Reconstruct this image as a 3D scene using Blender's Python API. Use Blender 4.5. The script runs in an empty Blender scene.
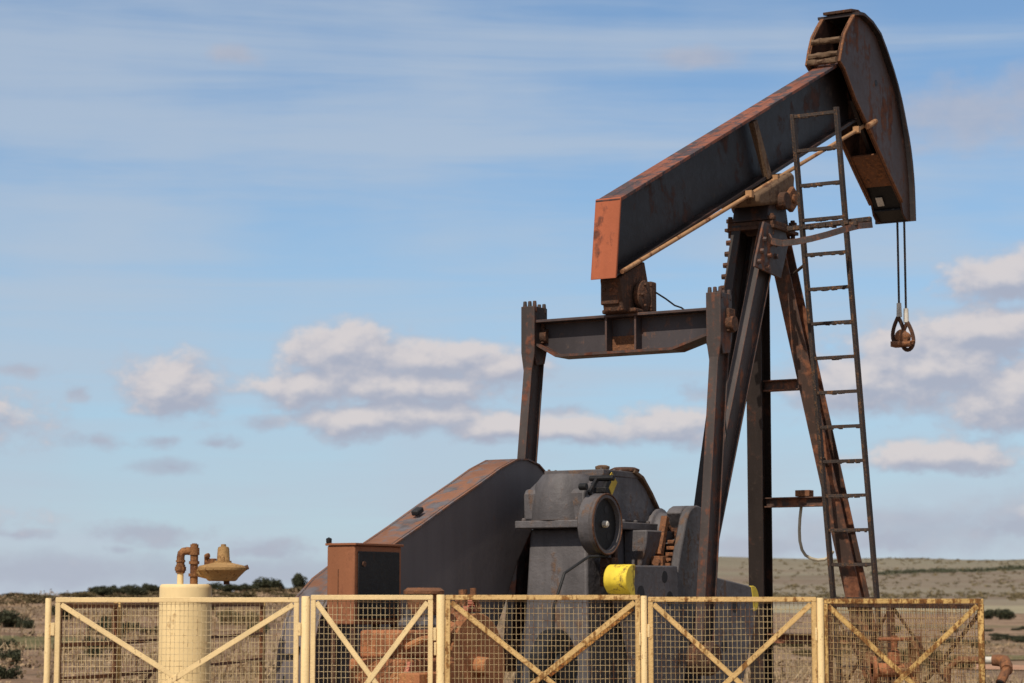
import bpy, bmesh, math, random
from mathutils import Vector, Matrix, noise as mnoise
rad = math.radians
random.seed(11)
SC = bpy.context.scene
COL = SC.collection
PI = math.pi

# ---------------------------------------------------------------- camera, sky, sun, exposure
F_PX, HORIZ, EYE = 2275.0, 600.0, 1.35
PITCH = math.atan((HORIZ - 341.5) / F_PX)
cam_d = bpy.data.cameras.new("camera")
cam = bpy.data.objects.new("camera", cam_d)
COL.objects.link(cam)
cam.location = (0, 0, EYE)
cam.rotation_euler = (PI / 2 + PITCH, 0, 0)
cam_d.sensor_width = 36
cam_d.lens = F_PX * 36 / 1024
cam_d.clip_start, cam_d.clip_end = 0.1, 30000
cam_d.dof.use_dof = True
cam_d.dof.focus_distance = 18.3
cam_d.dof.aperture_fstop = 4.0
SC.camera = cam

SUN_AZ = rad(62)          # the sun stands left of and behind the camera
SUN_EL = rad(48)
to_sun = Vector((-math.cos(SUN_AZ) * math.cos(SUN_EL), -math.sin(SUN_AZ) * math.cos(SUN_EL), math.sin(SUN_EL)))
sun_d = bpy.data.lights.new("sun", 'SUN')
sun_d.energy = 4.4
sun_d.angle = rad(0.5)
sun_d.color = (1.0, 0.90, 0.75)
sun = bpy.data.objects.new("sun", sun_d)
COL.objects.link(sun)
sun.rotation_euler = (-to_sun).to_track_quat('-Z', 'Y').to_euler()

SC.view_settings.view_transform = 'Standard'
SC.view_settings.look = 'None'
SC.view_settings.exposure = 0.0
SC.view_settings.gamma = 1
SC.view_settings.use_curve_mapping = False


class NT:
    """small helper to wire shader nodes"""
    def __init__(self, tree):
        self.t = tree
        self.n = tree.nodes
        self.l = tree.links

    def new(self, typ, **kw):
        n = self.n.new(typ)
        for k, v in kw.items():
            setattr(n, k, v)
        return n

    def put(self, sock, v):
        if isinstance(v, bpy.types.NodeSocket):
            self.l.new(v, sock)
        elif v is not None:
            sock.default_value = v

    def math(self, op, a, b=None, c=None, clamp=False):
        n = self.new('ShaderNodeMath', operation=op, use_clamp=clamp)
        self.put(n.inputs[0], a)
        if b is not None:
            self.put(n.inputs[1], b)
        if c is not None:
            self.put(n.inputs[2], c)
        return n.outputs[0]

    def vmath(self, op, a, b=None, c=None):
        n = self.new('ShaderNodeVectorMath', operation=op)
        self.put(n.inputs[0], a)
        if b is not None:
            self.put(n.inputs[1], b)
        if c is not None:
            self.put(n.inputs[2], c)
        return n.outputs['Value'] if op in ('LENGTH', 'DOT_PRODUCT') else n.outputs[0]

    def noise(self, vec, scale, detail=5, rough=0.55, dist=0.0):
        n = self.new('ShaderNodeTexNoise')
        self.put(n.inputs['Vector'], vec)
        n.inputs['Scale'].default_value = scale
        n.inputs['Detail'].default_value = detail
        n.inputs['Roughness'].default_value = rough
        n.inputs['Distortion'].default_value = dist
        return n.outputs['Fac']

    def step(self, v, lo, hi, a=0.0, b=1.0):
        n = self.new('ShaderNodeMapRange', interpolation_type='SMOOTHSTEP')
        self.put(n.inputs['Value'], v)
        n.inputs['From Min'].default_value = lo
        n.inputs['From Max'].default_value = hi
        n.inputs['To Min'].default_value = a
        n.inputs['To Max'].default_value = b
        return n.outputs['Result']

    def mix(self, f, a, b, mode='MIX'):
        n = self.new('ShaderNodeMix', data_type='RGBA', blend_type=mode)
        self.put(n.inputs['Factor'], f)
        for s, v in ((n.inputs[6], a), (n.inputs[7], b)):
            if isinstance(v, tuple):
                v = (*v, 1.0) if len(v) == 3 else v
            self.put(s, v)
        return n.outputs[2]

    def mapping(self, vec, scale=(1, 1, 1), rot=(0, 0, 0), loc=(0, 0, 0)):
        n = self.new('ShaderNodeMapping')
        self.put(n.inputs['Vector'], vec)
        n.inputs['Scale'].default_value = scale
        n.inputs['Rotation'].default_value = rot
        n.inputs['Location'].default_value = loc
        return n.outputs[0]


# clouds of the sky dome: (azimuth, tangent of elevation, half sizes) all times 2275, as seen from the pad
def cl(u, v, ru, rv):
    return ((u - 512.0) * 0.995, F_PX * math.tan(PITCH + math.atan((341.5 - v) / F_PX)), ru, rv)

CUMULUS = [cl(*c) for c in (
    (345, 350, 64, 30), (430, 360, 92, 22), (505, 364, 40, 18), (385, 387, 140, 22), (300, 388, 42, 22), (348, 421, 58, 19), (420, 416, 78, 20),
    (500, 428, 66, 15), (174, 386, 54, 34), (575, 430, 56, 14), (668, 427, 58, 19), (930, 372, 112, 46), (1010, 400, 86, 36), (860, 385, 76, 32),
    (985, 338, 74, 28), (1005, 287, 64, 27), (945, 459, 84, 17), (1180, 380, 120, 60), (-90, 420, 120, 40), (1200, 500, 140, 30), (-140, 520, 150, 25))]
SMALL = [cl(*c) for c in ((22, 373, 38, 10), (82, 398, 17, 13), (8, 425, 28, 8), (98, 443, 34, 10), (160, 443, 22, 9), (218, 445, 22, 9), (22, 535, 46, 9),
                          (168, 470, 22, 6), (120, 550, 26, 7), (700, 394, 34, 15), (270, 424, 34, 13), (560, 415, 40, 10), (185, 362, 40, 16),
                          (150, 534, 74, 14), (262, 551, 60, 15), (1000, 530, 90, 22), (880, 540, 90, 18))]
FAINT = [cl(*c) for c in ((968, 124, 105, 44), (228, 58, 30, 14), (1060, 110, 90, 40), (700, 60, 60, 14), (170, 470, 40, 10), (60, 572, 190, 24), (250, 574, 170, 20), (900, 532, 190, 30), (1030, 520, 90, 34), (760, 548, 90, 16))]


def cloud_group():
    g = bpy.data.node_groups.new("cloud_density", 'ShaderNodeTree')
    g.interface.new_socket("P", in_out='INPUT', socket_type='NodeSocketVector')
    g.interface.new_socket("D", in_out='OUTPUT', socket_type='NodeSocketFloat')
    g.interface.new_socket("S", in_out='OUTPUT', socket_type='NodeSocketFloat')
    t = NT(g)
    gi, go = t.new('NodeGroupInput'), t.new('NodeGroupOutput')
    P = gi.outputs[0]
    w = t.noise(t.mapping(P, (1 / 45, 1 / 30, 1)), 1.0, 3, 0.5)
    w2 = t.noise(t.mapping(P, (1 / 45, 1 / 30, 1), loc=(31, 7, 0)), 1.0, 3, 0.5)
    cmb = t.new('ShaderNodeCombineXYZ')
    t.put(cmb.inputs[0], t.math('MULTIPLY_ADD', w, 36.0, -18.0))
    t.put(cmb.inputs[1], t.math('MULTIPLY_ADD', w2, 16.0, -8.0))
    Pw = t.vmath('ADD', P, cmb.outputs[0])

    def field(lst):
        cur = None
        for (cx, cy, rx, ry) in lst:
            q = t.vmath('MULTIPLY_ADD', Pw, (1 / rx, 1 / ry, 0), (-cx / rx, -cy / ry, 0))
            d = t.vmath('LENGTH', q)
            if cur is None:
                cur = d
            else:
                n = t.new('ShaderNodeMath', operation='SMOOTH_MIN')
                t.put(n.inputs[0], cur); t.put(n.inputs[1], d); n.inputs[2].default_value = 0.25
                cur = n.outputs[0]
        return t.math('SUBTRACT', 1.0, cur)
    fb = t.noise(t.mapping(P, (1 / 46, 1 / 30, 1), loc=(3.3, 1.7, 0)), 1.0, 10, 0.60)
    fb = t.math('SUBTRACT', fb, 0.5)
    a = t.math('MULTIPLY_ADD', fb, 1.9, t.math('ADD', field(CUMULUS), 0.24))
    b = t.math('MULTIPLY_ADD', fb, 1.3, field(FAINT))
    sm = t.math('MULTIPLY_ADD', fb, 2.6, t.math('ADD', field(SMALL), 0.05))
    da = t.step(a, -0.12, 0.62)
    dsm = t.step(sm, -0.1, 1.0, 0, 0.85)
    db = t.step(b, -0.2, 0.8, 0, 0.7)
    t.put(go.inputs[0], t.math('MAXIMUM', t.math('MAXIMUM', da, db), dsm))
    t.put(go.inputs[1], a)
    return g


world = bpy.data.worlds.new("World")
SC.world = world
world.use_nodes = True
W = NT(world.node_tree)
W.n.clear()
wout = W.new('ShaderNodeOutputWorld')
bg = W.new('ShaderNodeBackground')
bg.inputs['Strength'].default_value = 0.10
W.l.new(bg.outputs[0], wout.inputs[0])
sky = W.new('ShaderNodeTexSky', sky_type='NISHITA', sun_disc=False)
sky.sun_elevation = SUN_EL
sky.sun_rotation = math.atan2(to_sun.x, to_sun.y)
sky.altitude = 900
sky.air_density = 1.0
sky.dust_density = 0.6
sky.ozone_density = 1.6
tc = W.new('ShaderNodeTexCoord')
sep = W.new('ShaderNodeSeparateXYZ')
W.l.new(tc.outputs['Generated'], sep.inputs[0])
X, Y, Zs = sep.outputs
az = W.math('MULTIPLY', W.math('ARCTAN2', X, Y), F_PX)
hyp = W.math('SQRT', W.math('ADD', W.math('MULTIPLY', X, X), W.math('MULTIPLY', Y, Y)))
el = W.math('MULTIPLY', W.math('DIVIDE', Zs, W.math('MAXIMUM', hyp, 0.02)), F_PX)
comb = W.new('ShaderNodeCombineXYZ')
W.put(comb.inputs[0], az)
W.put(comb.inputs[1], el)
P = comb.outputs[0]
grp = cloud_group()
c1 = W.new('ShaderNodeGroup', node_tree=grp)
c2 = W.new('ShaderNodeGroup', node_tree=grp)
W.put(c1.inputs[0], P)
W.put(c2.inputs[0], W.vmath('ADD', P, (-6.0, 13.0, 0)))
dens = c1.outputs[0]
lit = W.math('SUBTRACT', c1.outputs[1], c2.outputs[1])
lit = W.math('MULTIPLY', W.step(lit, -0.46, 0.66), W.step(c1.outputs[1], -0.2, 0.5, 0.22, 1.0))
cloud_col = W.mix(lit, (3.95, 4.2, 5.15), (6.9, 6.35, 6.3))
# thin high streaks across the blue and a milky band low down
ci = W.noise(W.mapping(P, (1 / 1100, 1 / 80, 1), rot=(0, 0, rad(-9))), 1.0, 7, 0.58, 0.5)
ci2 = W.noise(W.mapping(P, (1 / 300, 1 / 260, 1), loc=(5, 2, 0)), 1.0, 4, 0.5)
cir = W.step(W.math('MULTIPLY_ADD', ci2, 0.45, ci), 0.52, 0.86, 0.0, 0.66)
low = W.step(el, 0, 560, 0.62, 0.08)
sky_col = W.mix(1.0, sky.outputs[0], (0.90, 1.06, 1.16), 'MULTIPLY')
sky_col = W.mix(low, sky_col, (3.75, 5.2, 6.7))
sky_col = W.mix(cir, sky_col, (4.75, 5.5, 6.5))
sky_col = W.mix(W.math('MULTIPLY', W.step(el, 10, 150, 0.55, 0.0), W.step(ci2, 0.35, 0.6, 0.5, 1.0)), sky_col, (5.3, 5.75, 6.6))
# whitening added over the unseen rest of the dome, making ambient light less blue
veil = W.math('MAXIMUM', W.step(W.math('ABSOLUTE', az), 1300, 3200, 0, 0.6), W.step(el, 800, 2600, 0, 0.5))
sky_col = W.mix(veil, sky_col, (5.6, 5.6, 5.7))
full = W.mix(W.math('MULTIPLY', dens, 0.9), sky_col, cloud_col)
W.put(bg.inputs['Color'], full)


# ---------------------------------------------------------------- object helpers
def tag(o, label=None, cat=None, group=None, kind=None):
    if label: o['label'] = label
    if cat: o['category'] = cat
    if group: o['group'] = group
    if kind: o['kind'] = kind
    return o


def empty(name, loc, rz=0.0):
    o = bpy.data.objects.new(name, None)
    COL.objects.link(o)
    o.location = loc
    o.rotation_euler = (0, 0, rz)
    o.empty_display_size = 0.3
    return o


def copy_tree(o, parent=None):
    c = o.copy()
    COL.objects.link(c)
    c.parent = parent
    for ch in list(o.children):
        copy_tree(ch, c)
    return c


def basis(d):
    d = Vector(d).normalized()
    a = Vector((0, 0, 1)) if abs(d.z) < 0.9 else Vector((1, 0, 0))
    u = d.cross(a).normalized()
    return u, u.cross(d).normalized()


class MB:
    def __init__(self):
        self.v, self.f = [], []

    def add(self, vs, fs):
        b = len(self.v)
        self.v += [tuple(p) for p in vs]
        self.f += [tuple(b + i for i in f) for f in fs]
        return self

    def box(self, lo, hi, M=None):
        x0, y0, z0 = lo
        x1, y1, z1 = hi
        vs = [(x0, y0, z0), (x1, y0, z0), (x1, y1, z0), (x0, y1, z0), (x0, y0, z1), (x1, y0, z1), (x1, y1, z1), (x0, y1, z1)]
        if M is not None:
            vs = [M @ Vector(p) for p in vs]
        return self.add(vs, [(0, 3, 2, 1), (4, 5, 6, 7), (0, 1, 5, 4), (1, 2, 6, 5), (2, 3, 7, 6), (3, 0, 4, 7)])

    def prism(self, poly, r0, r1):
        """outline in (s, z) drawn out along r (local x)"""
        n = len(poly)
        vs = [(r0, s, z) for s, z in poly] + [(r1, s, z) for s, z in poly]
        fs = [tuple(range(n))[::-1], tuple(range(n, 2 * n))]
        fs += [(i, (i + 1) % n, n + (i + 1) % n, n + i) for i in range(n)]
        return self.add(vs, fs)

    def prism_y(self, poly, s0, s1):
        """outline in (r, z) drawn out along s (local y)"""
        n = len(poly)
        vs = [(r, s0, z) for r, z in poly] + [(r, s1, z) for r, z in poly]
        fs = [tuple(range(n)), tuple(range(n, 2 * n))[::-1]]
        fs += [(i, n + i, n + (i + 1) % n, (i + 1) % n) for i in range(n)]
        return self.add(vs, fs)

    def strip(self, line, r0, r1, th):
        """a plate following a line in (s, z), th thick towards its left-hand side, from r0 to r1"""
        n = len(line)
        nor = []
        for i in range(n):
            a, b = Vector(line[max(i - 1, 0)]), Vector(line[min(i + 1, n - 1)])
            d = (b - a).normalized()
            nor.append(Vector((-d.y, d.x)))
        inner = [(line[i][0] + nor[i].x * th, line[i][1] + nor[i].y * th) for i in range(n)]
        vs = []
        for i in range(n):
            for (s, z) in (line[i], inner[i]):
                vs += [(r0, s, z), (r1, s, z)]
        fs = []
        for i in range(n - 1):
            a, b = 4 * i, 4 * (i + 1)
            fs += [(a, a + 1, b + 1, b), (a + 2, b + 2, b + 3, a + 3), (a, b, b + 2, a + 2), (a + 1, a + 3, b + 3, b + 1)]
        e = 4 * (n - 1)
        fs += [(0, 2, 3, 1), (e, e + 1, e + 3, e + 2)]
        return self.add(vs, fs)

    def cyl(self, p0, p1, r0, r1=None, n=16, cap=True):
        r1 = r0 if r1 is None else r1
        p0, p1 = Vector(p0), Vector(p1)
        u, w = basis(p1 - p0)
        vs = []
        for p, r in ((p0, r0), (p1, r1)):
            for i in range(n):
                a = 2 * PI * i / n
                vs.append(p + (u * math.cos(a) + w * math.sin(a)) * r)
        fs = [(i, (i + 1) % n, n + (i + 1) % n, n + i) for i in range(n)]
        if cap:
            fs += [tuple(range(n))[::-1], tuple(range(n, 2 * n))]
        return self.add(vs, fs)

    def tube(self, path, r, n=8, jitter=0.0, closed=False):
        path = [Vector(p) for p in path]
        m = len(path)
        vs = []
        pu = None
        for i, p in enumerate(path):
            if closed:
                d = path[(i + 1) % m] - path[i - 1]
            else:
                d = path[min(i + 1, m - 1)] - path[max(i - 1, 0)]
            d.normalize()
            if pu is None:
                u, w = basis(d)
            else:
                u = (pu - d * pu.dot(d)).normalized()
                w = u.cross(d).normalized()
            pu = u
            rr = r[i] if isinstance(r, (list, tuple)) else r
            for k in range(n):
                a = 2 * PI * k / n
                q = rr * (1 + (random.uniform(-jitter, jitter) if jitter else 0))
                vs.append(p + (u * math.cos(a) + w * math.sin(a)) * q)
        fs = []
        for i in range(m if closed else m - 1):
            j = (i + 1) % m
            fs += [(i * n + k, i * n + (k + 1) % n, j * n + (k + 1) % n, j * n + k) for k in range(n)]
        if not closed:
            fs += [tuple(range(n))[::-1], tuple(range((m - 1) * n, m * n))]
        return self.add(vs, fs)

    def lathe(self, prof, base, axis=(0, 0, 1), n=28):
        """prof: list of (radius, height along axis)"""
        base, ax = Vector(base), Vector(axis).normalized()
        u, w = basis(ax)
        vs, idx = [], []
        for (r, h) in prof:
            if r < 1e-6:
                idx.append([len(vs)]); vs.append(base + ax * h)
            else:
                row = []
                for i in range(n):
                    a = 2 * PI * i / n
                    row.append(len(vs)); vs.append(base + ax * h + (u * math.cos(a) + w * math.sin(a)) * r)
                idx.append(row)
        fs = []
        for A, B in zip(idx, idx[1:]):
            for i in range(n):
                j = (i + 1) % n
                if len(A) == 1 and len(B) == 1: continue
                if len(A) == 1: fs.append((A[0], B[j], B[i]))
                elif len(B) == 1: fs.append((A[i], A[j], B[0]))
                else: fs.append((A[i], A[j], B[j], B[i]))
        if len(idx[0]) > 1: fs.append(tuple(idx[0])[::-1])
        if len(idx[-1]) > 1: fs.append(tuple(idx[-1]))
        return self.add(vs, fs)

    def ibeam(self, p0, p1, depth_dir, depth, width, tf=0.015, tw=0.012):
        """I section from p0 to p1; its flanges face +-depth_dir"""
        p0, p1 = Vector(p0), Vector(p1)
        a = (p1 - p0).normalized()
        d = Vector(depth_dir)
        d = (d - a * d.dot(a)).normalized()
        w = a.cross(d).normalized()
        hd, hw, ht = depth / 2, width / 2, tw / 2
        sec = [(-hw, -hd), (hw, -hd), (hw, -hd + tf), (ht, -hd + tf), (ht, hd - tf), (hw, hd - tf), (hw, hd), (-hw, hd),
               (-hw, hd - tf), (-ht, hd - tf), (-ht, -hd + tf), (-hw, -hd + tf)]
        n = len(sec)
        vs = [p + w * x + d * y for p in (p0, p1) for x, y in sec]
        fs = [tuple(range(n))[::-1], tuple(range(n, 2 * n))]
        fs += [(i, (i + 1) % n, n + (i + 1) % n, n + i) for i in range(n)]
        return self.add(vs, fs)

    def bar(self, p0, p1, w, h, up=(0, 0, 1)):
        p0, p1 = Vector(p0), Vector(p1)
        a = (p1 - p0).normalized()
        d = Vector(up)
        d = (d - a * d.dot(a)).normalized()
        s = a.cross(d).normalized()
        vs = [p + s * x * w / 2 + d * y * h / 2 for p in (p0, p1) for x, y in ((-1, -1), (1, -1), (1, 1), (-1, 1))]
        return self.add(vs, [(3, 2, 1, 0), (4, 5, 6, 7), (0, 1, 5, 4), (1, 2, 6, 5), (2, 3, 7, 6), (3, 0, 4, 7)])

    def bolt(self, p, d, r=0.018, h=0.02):
        d = Vector(d).normalized()
        return self.cyl(Vector(p) - d * 0.004, Vector(p) + d * h, r, r * 0.85, 6)

    def build(self, name, mat, parent=None, bevel=0.0, smooth=True, seg=2, angle=35):
        me = bpy.data.meshes.new(name)
        bm = bmesh.new()
        vs = [bm.verts.new(p) for p in self.v]
        for f in self.f:
            try:
                bm.faces.new([vs[i] for i in f])
            except ValueError:
                pass
        bmesh.ops.recalc_face_normals(bm, faces=bm.faces)
        if smooth:
            for f in bm.faces: f.smooth = True
            for e in bm.edges:
                if len(e.link_faces) != 2 or e.calc_face_angle(0) > rad(angle): e.smooth = False
        bm.to_mesh(me)
        bm.free()
        me.materials.append(mat)
        o = bpy.data.objects.new(name, me)
        COL.objects.link(o)
        if parent is not None: o.parent = parent
        if bevel:
            m = o.modifiers.new("edge", 'BEVEL')
            m.width = bevel; m.segments = seg; m.limit_method = 'ANGLE'; m.angle_limit = rad(40)
            m.harden_normals = False
        return o


# ---------------------------------------------------------------- materials
def mat_new(name):
    m = bpy.data.materials.new(name)
    m.use_nodes = True
    t = NT(m.node_tree)
    t.n.clear()
    out = t.new('ShaderNodeOutputMaterial')
    b = t.new('ShaderNodeBsdfPrincipled')
    t.l.new(b.outputs[0], out.inputs[0])
    return m, t, b, out


def steel(name, paint, rust=(0.17, 0.075, 0.038), amount=0.35, scale=3.0, rough=0.55, edge=0.7, var=0.25, bump=0.25, rust2=None, metal=0.0, streak=0.5):
    """painted steel with rust blotches, run-down streaks and bare edges"""
    m, t, b, out = mat_new(name)
    tcx = t.new('ShaderNodeTexCoord')
    oi = t.new('ShaderNodeObjectInfo')
    off = t.math('MULTIPLY', oi.outputs['Random'], 37.0)
    vec = t.vmath('ADD', tcx.outputs['Object'], off)
    n1 = t.noise(vec, scale, 8, 0.66, 0.3)
    n2 = t.noise(vec, scale * 7, 6, 0.6)
    n3 = t.noise(t.mapping(vec, (scale * 4, scale * 4, scale * 0.45)), 1.0, 5, 0.6)
    n4 = t.noise(vec, scale * 0.5, 3, 0.5)
    mix = t.math('MULTIPLY_ADD', n3, streak, t.math('MULTIPLY', n1, 1.0 - streak))
    mix = t.math('MULTIPLY_ADD', t.math('SUBTRACT', n2, 0.5), 0.28, mix)
    c = 0.71 - amount * 0.42
    mask = t.step(mix, c - 0.045, c + 0.065)
    if edge > 0:
        bev = t.new('ShaderNodeBevel', samples=4)
        bev.inputs['Radius'].default_value = 0.018
        geo = t.new('ShaderNodeNewGeometry')
        dt = t.vmath('DOT_PRODUCT', bev.outputs[0], geo.outputs['Normal'])
        em = t.step(t.math('MULTIPLY_ADD', t.math('SUBTRACT', n2, 0.5), 0.25, t.math('SUBTRACT', 1.0, dt)), 0.02, 0.16, 0.0, edge)
        mask = t.math('MAXIMUM', mask, em)
    if rust2 is None:
        rust2 = (rust[0] * 0.45, rust[1] * 0.42, rust[2] * 0.45)
    rcol = t.mix(t.step(n2, 0.36, 0.64), rust2, rust)
    dark = tuple(x * (1 - var) for x in paint)
    lite = tuple(min(1, x * (1 + var)) for x in paint)
    pcol = t.mix(t.step(t.math('MULTIPLY_ADD', n4, 0.6, t.math('MULTIPLY', n3, 0.4)), 0.33, 0.67), dark, lite)
    dust = t.step(n2, 0.56, 0.8, 0.0, 0.2)
    pcol = t.mix(dust, pcol, (0.15, 0.115, 0.09))
    t.put(b.inputs['Base Color'], t.mix(mask, pcol, rcol))
    t.put(b.inputs['Roughness'], t.math('MULTIPLY_ADD', mask, 0.9 - rough, t.math('MULTIPLY_ADD', n2, 0.2, rough - 0.1)))
    b.inputs['Metallic'].default_value = metal
    b.inputs['Specular IOR Level'].default_value = 0.22
    bp = t.new('ShaderNodeBump')
    bp.inputs['Strength'].default_value = bump
    bp.inputs['Distance'].default_value = 0.012
    t.put(bp.inputs['Height'], t.math('MULTIPLY_ADD', mask, 0.35, n2))
    t.l.new(bp.outputs[0], b.inputs['Normal'])
    return m


M = {}
M['beam'] = steel('dark_beam_steel', (0.015, 0.011, 0.011), (0.06, 0.03, 0.024), 0.33, 1.3, 0.5, streak=0.2)
M['beam_top'] = steel('rust_red_primer', (0.21, 0.072, 0.042), (0.065, 0.05, 0.052), 0.50, 2.0, 0.7, edge=0.5, rust2=(0.055, 0.045, 0.055), var=0.3)
M['primer'] = steel('red_primer_plate', (0.32, 0.090, 0.042), (0.13, 0.05, 0.035), 0.36, 2.6, 0.7, edge=0.35, var=0.12)
M['pipe_tan'] = steel('weathered_tan_pipe', (0.36, 0.20, 0.10), (0.20, 0.09, 0.045), 0.42, 2.5, 0.7, edge=0, bump=0.1)
M['head'] = steel('brown_head_steel', (0.056, 0.031, 0.024), (0.13, 0.052, 0.03), 0.40, 1.5, 0.5, edge=0.8)
M['head_dark'] = steel('black_head_steel', (0.03, 0.026, 0.028), (0.11, 0.05, 0.03), 0.25, 2, 0.55)
M['rust'] = steel('rust_brown', (0.17, 0.078, 0.042), (0.235, 0.10, 0.045), 0.5, 5, 0.85, edge=0.4, bump=0.6, rust2=(0.08, 0.04, 0.025))
M['rust_dark'] = steel('dark_rust', (0.065, 0.036, 0.025), (0.15, 0.066, 0.036), 0.42, 6, 0.85, edge=0.6, bump=0.7)
M['rust_warm'] = steel('warm_rust', (0.30, 0.12, 0.055), (0.22, 0.085, 0.04), 0.5, 5, 0.85, edge=0.3, bump=0.6, rust2=(0.13, 0.055, 0.03))
M['rust_lit'] = steel('orange_rust', (0.33, 0.135, 0.06), (0.42, 0.2, 0.08), 0.4, 6, 0.85, edge=0.3, bump=0.5, rust2=(0.16, 0.07, 0.035))
M['gear'] = steel('grey_gear_paint', (0.095, 0.088, 0.093), (0.13, 0.08, 0.055), 0.32, 2.6, 0.55, edge=0.5, var=0.35, bump=0.6)
M['guard'] = steel('grey_guard_paint', (0.118, 0.103, 0.106), (0.20, 0.095, 0.055), 0.15, 1.3, 0.5, edge=0.5, var=0.18, bump=0.15)
M['guard_rim'] = steel('rusted_guard_rim', (0.185, 0.085, 0.05), (0.12, 0.11, 0.12), 0.46, 1.5, 0.7, edge=0.15, rust2=(0.075, 0.065, 0.068), var=0.3)
M['equal'] = steel('grey_equalizer_paint', (0.050, 0.043, 0.047), (0.22, 0.10, 0.055), 0.22, 1.8, 0.5, edge=0.7)
M['leg'] = steel('dark_leg_steel', (0.058, 0.047, 0.046), (0.20, 0.085, 0.05), 0.36, 2.2, 0.5, edge=0.7)
M['leg_shaded'] = steel('shaded_leg_steel', (0.03, 0.023, 0.021), (0.085, 0.038, 0.025), 0.30, 2.2, 0.5, edge=0.5)  # darker copy of the leg steel, shadow put into the colour
M['leg_rust'] = steel('rusty_leg_steel', (0.07, 0.045, 0.037), (0.24, 0.10, 0.055), 0.5, 2.0, 0.55, edge=0.6)
M['pitman'] = steel('rusty_pitman_steel', (0.055, 0.044, 0.042), (0.145, 0.058, 0.036), 0.42, 2.4, 0.55, edge=0.6)
M['ladder'] = steel('dark_ladder_steel', (0.04, 0.032, 0.03), (0.16, 0.085, 0.045), 0.40, 9, 0.7, edge=0.3, bump=0.6)
M['casting'] = steel('brown_casting', (0.135, 0.085, 0.052), (0.085, 0.046, 0.03), 0.4, 4, 0.8, edge=0.4, bump=0.6)
M['black'] = steel('black_paint', (0.010, 0.010, 0.011), (0.05, 0.035, 0.03), 0.15, 4, 0.5, edge=0.2)
M['cabinet'] = steel('rust_red_cabinet', (0.25, 0.10, 0.05), (0.19, 0.075, 0.04), 0.35, 3, 0.75, edge=0.4, var=0.15)
M['yellow'] = steel('safety_yellow', (0.70, 0.52, 0.05), (0.22, 0.14, 0.045), 0.36, 5, 0.55, edge=0.35, var=0.14, bump=0.2)
M['sign'] = steel('ochre_sign', (0.48, 0.34, 0.05), (0.2, 0.12, 0.04), 0.3, 9, 0.6, edge=0.2)
M['cream'] = steel('cream_fence_paint', (0.72, 0.54, 0.285), (0.15, 0.07, 0.03), 0.22, 13, 0.6, edge=0.18, var=0.08, bump=0.25)
M['cream_rust'] = steel('rusting_cream_paint', (0.60, 0.40, 0.17), (0.26, 0.125, 0.04), 0.40, 9, 0.65, edge=0.4, var=0.15, bump=0.4)
M['cream_eaten'] = steel('eaten_cream_paint', (0.58, 0.38, 0.14), (0.22, 0.10, 0.032), 0.52, 11, 0.7, edge=0.5, var=0.2, bump=0.5)
M['orange_brace'] = steel('orange_rust_paint', (0.55, 0.29, 0.09), (0.33, 0.12, 0.035), 0.5, 10, 0.75, edge=0.3, bump=0.5)
M['wire'] = steel('fence_wire', (0.55, 0.43, 0.25), (0.22, 0.12, 0.055), 0.36, 6, 0.65, edge=0, bump=0)
M['wire_dull'] = steel('dull_fence_wire', (0.44, 0.33, 0.18), (0.2, 0.1, 0.045), 0.42, 6, 0.7, edge=0, bump=0)
M['wire_rust'] = steel('rusty_fence_wire', (0.42, 0.29, 0.14), (0.2, 0.095, 0.04), 0.5, 6, 0.75, edge=0, bump=0)
M['tank'] = steel('cream_tank_paint', (0.70, 0.53, 0.28), (0.38, 0.24, 0.11), 0.15, 5, 0.55, edge=0.12, var=0.05, bump=0.12)
M['regulator'] = steel('ochre_regulator', (0.34, 0.205, 0.085), (0.17, 0.085, 0.035), 0.36, 12, 0.7, edge=0.3, bump=0.5)
M['pipe_rust'] = steel('rusty_pipework', (0.25, 0.115, 0.045), (0.14, 0.06, 0.03), 0.45, 12, 0.8, edge=0.3, bump=0.6)
M['pale'] = steel('pale_worn_metal', (0.50, 0.47, 0.42), (0.25, 0.16, 0.1), 0.2, 14, 0.5, edge=0.2)
M['rubber'] = steel('black_cable', (0.02, 0.02, 0.022), (0.06, 0.05, 0.045), 0.1, 9, 0.6, edge=0, bump=0.05)
M['hose'] = steel('pale_hose', (0.42, 0.37, 0.28), (0.25, 0.2, 0.14), 0.2, 9, 0.6, edge=0, bump=0.1)
M['wire_rope'] = steel('greasy_wire_rope', (0.045, 0.035, 0.03), (0.15, 0.075, 0.045), 0.35, 8, 0.6, edge=0, bump=0.2)
M['red_pipe'] = steel('faded_red_pipe', (0.42, 0.15, 0.10), (0.25, 0.1, 0.05), 0.3, 8, 0.6, edge=0.1)


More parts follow.
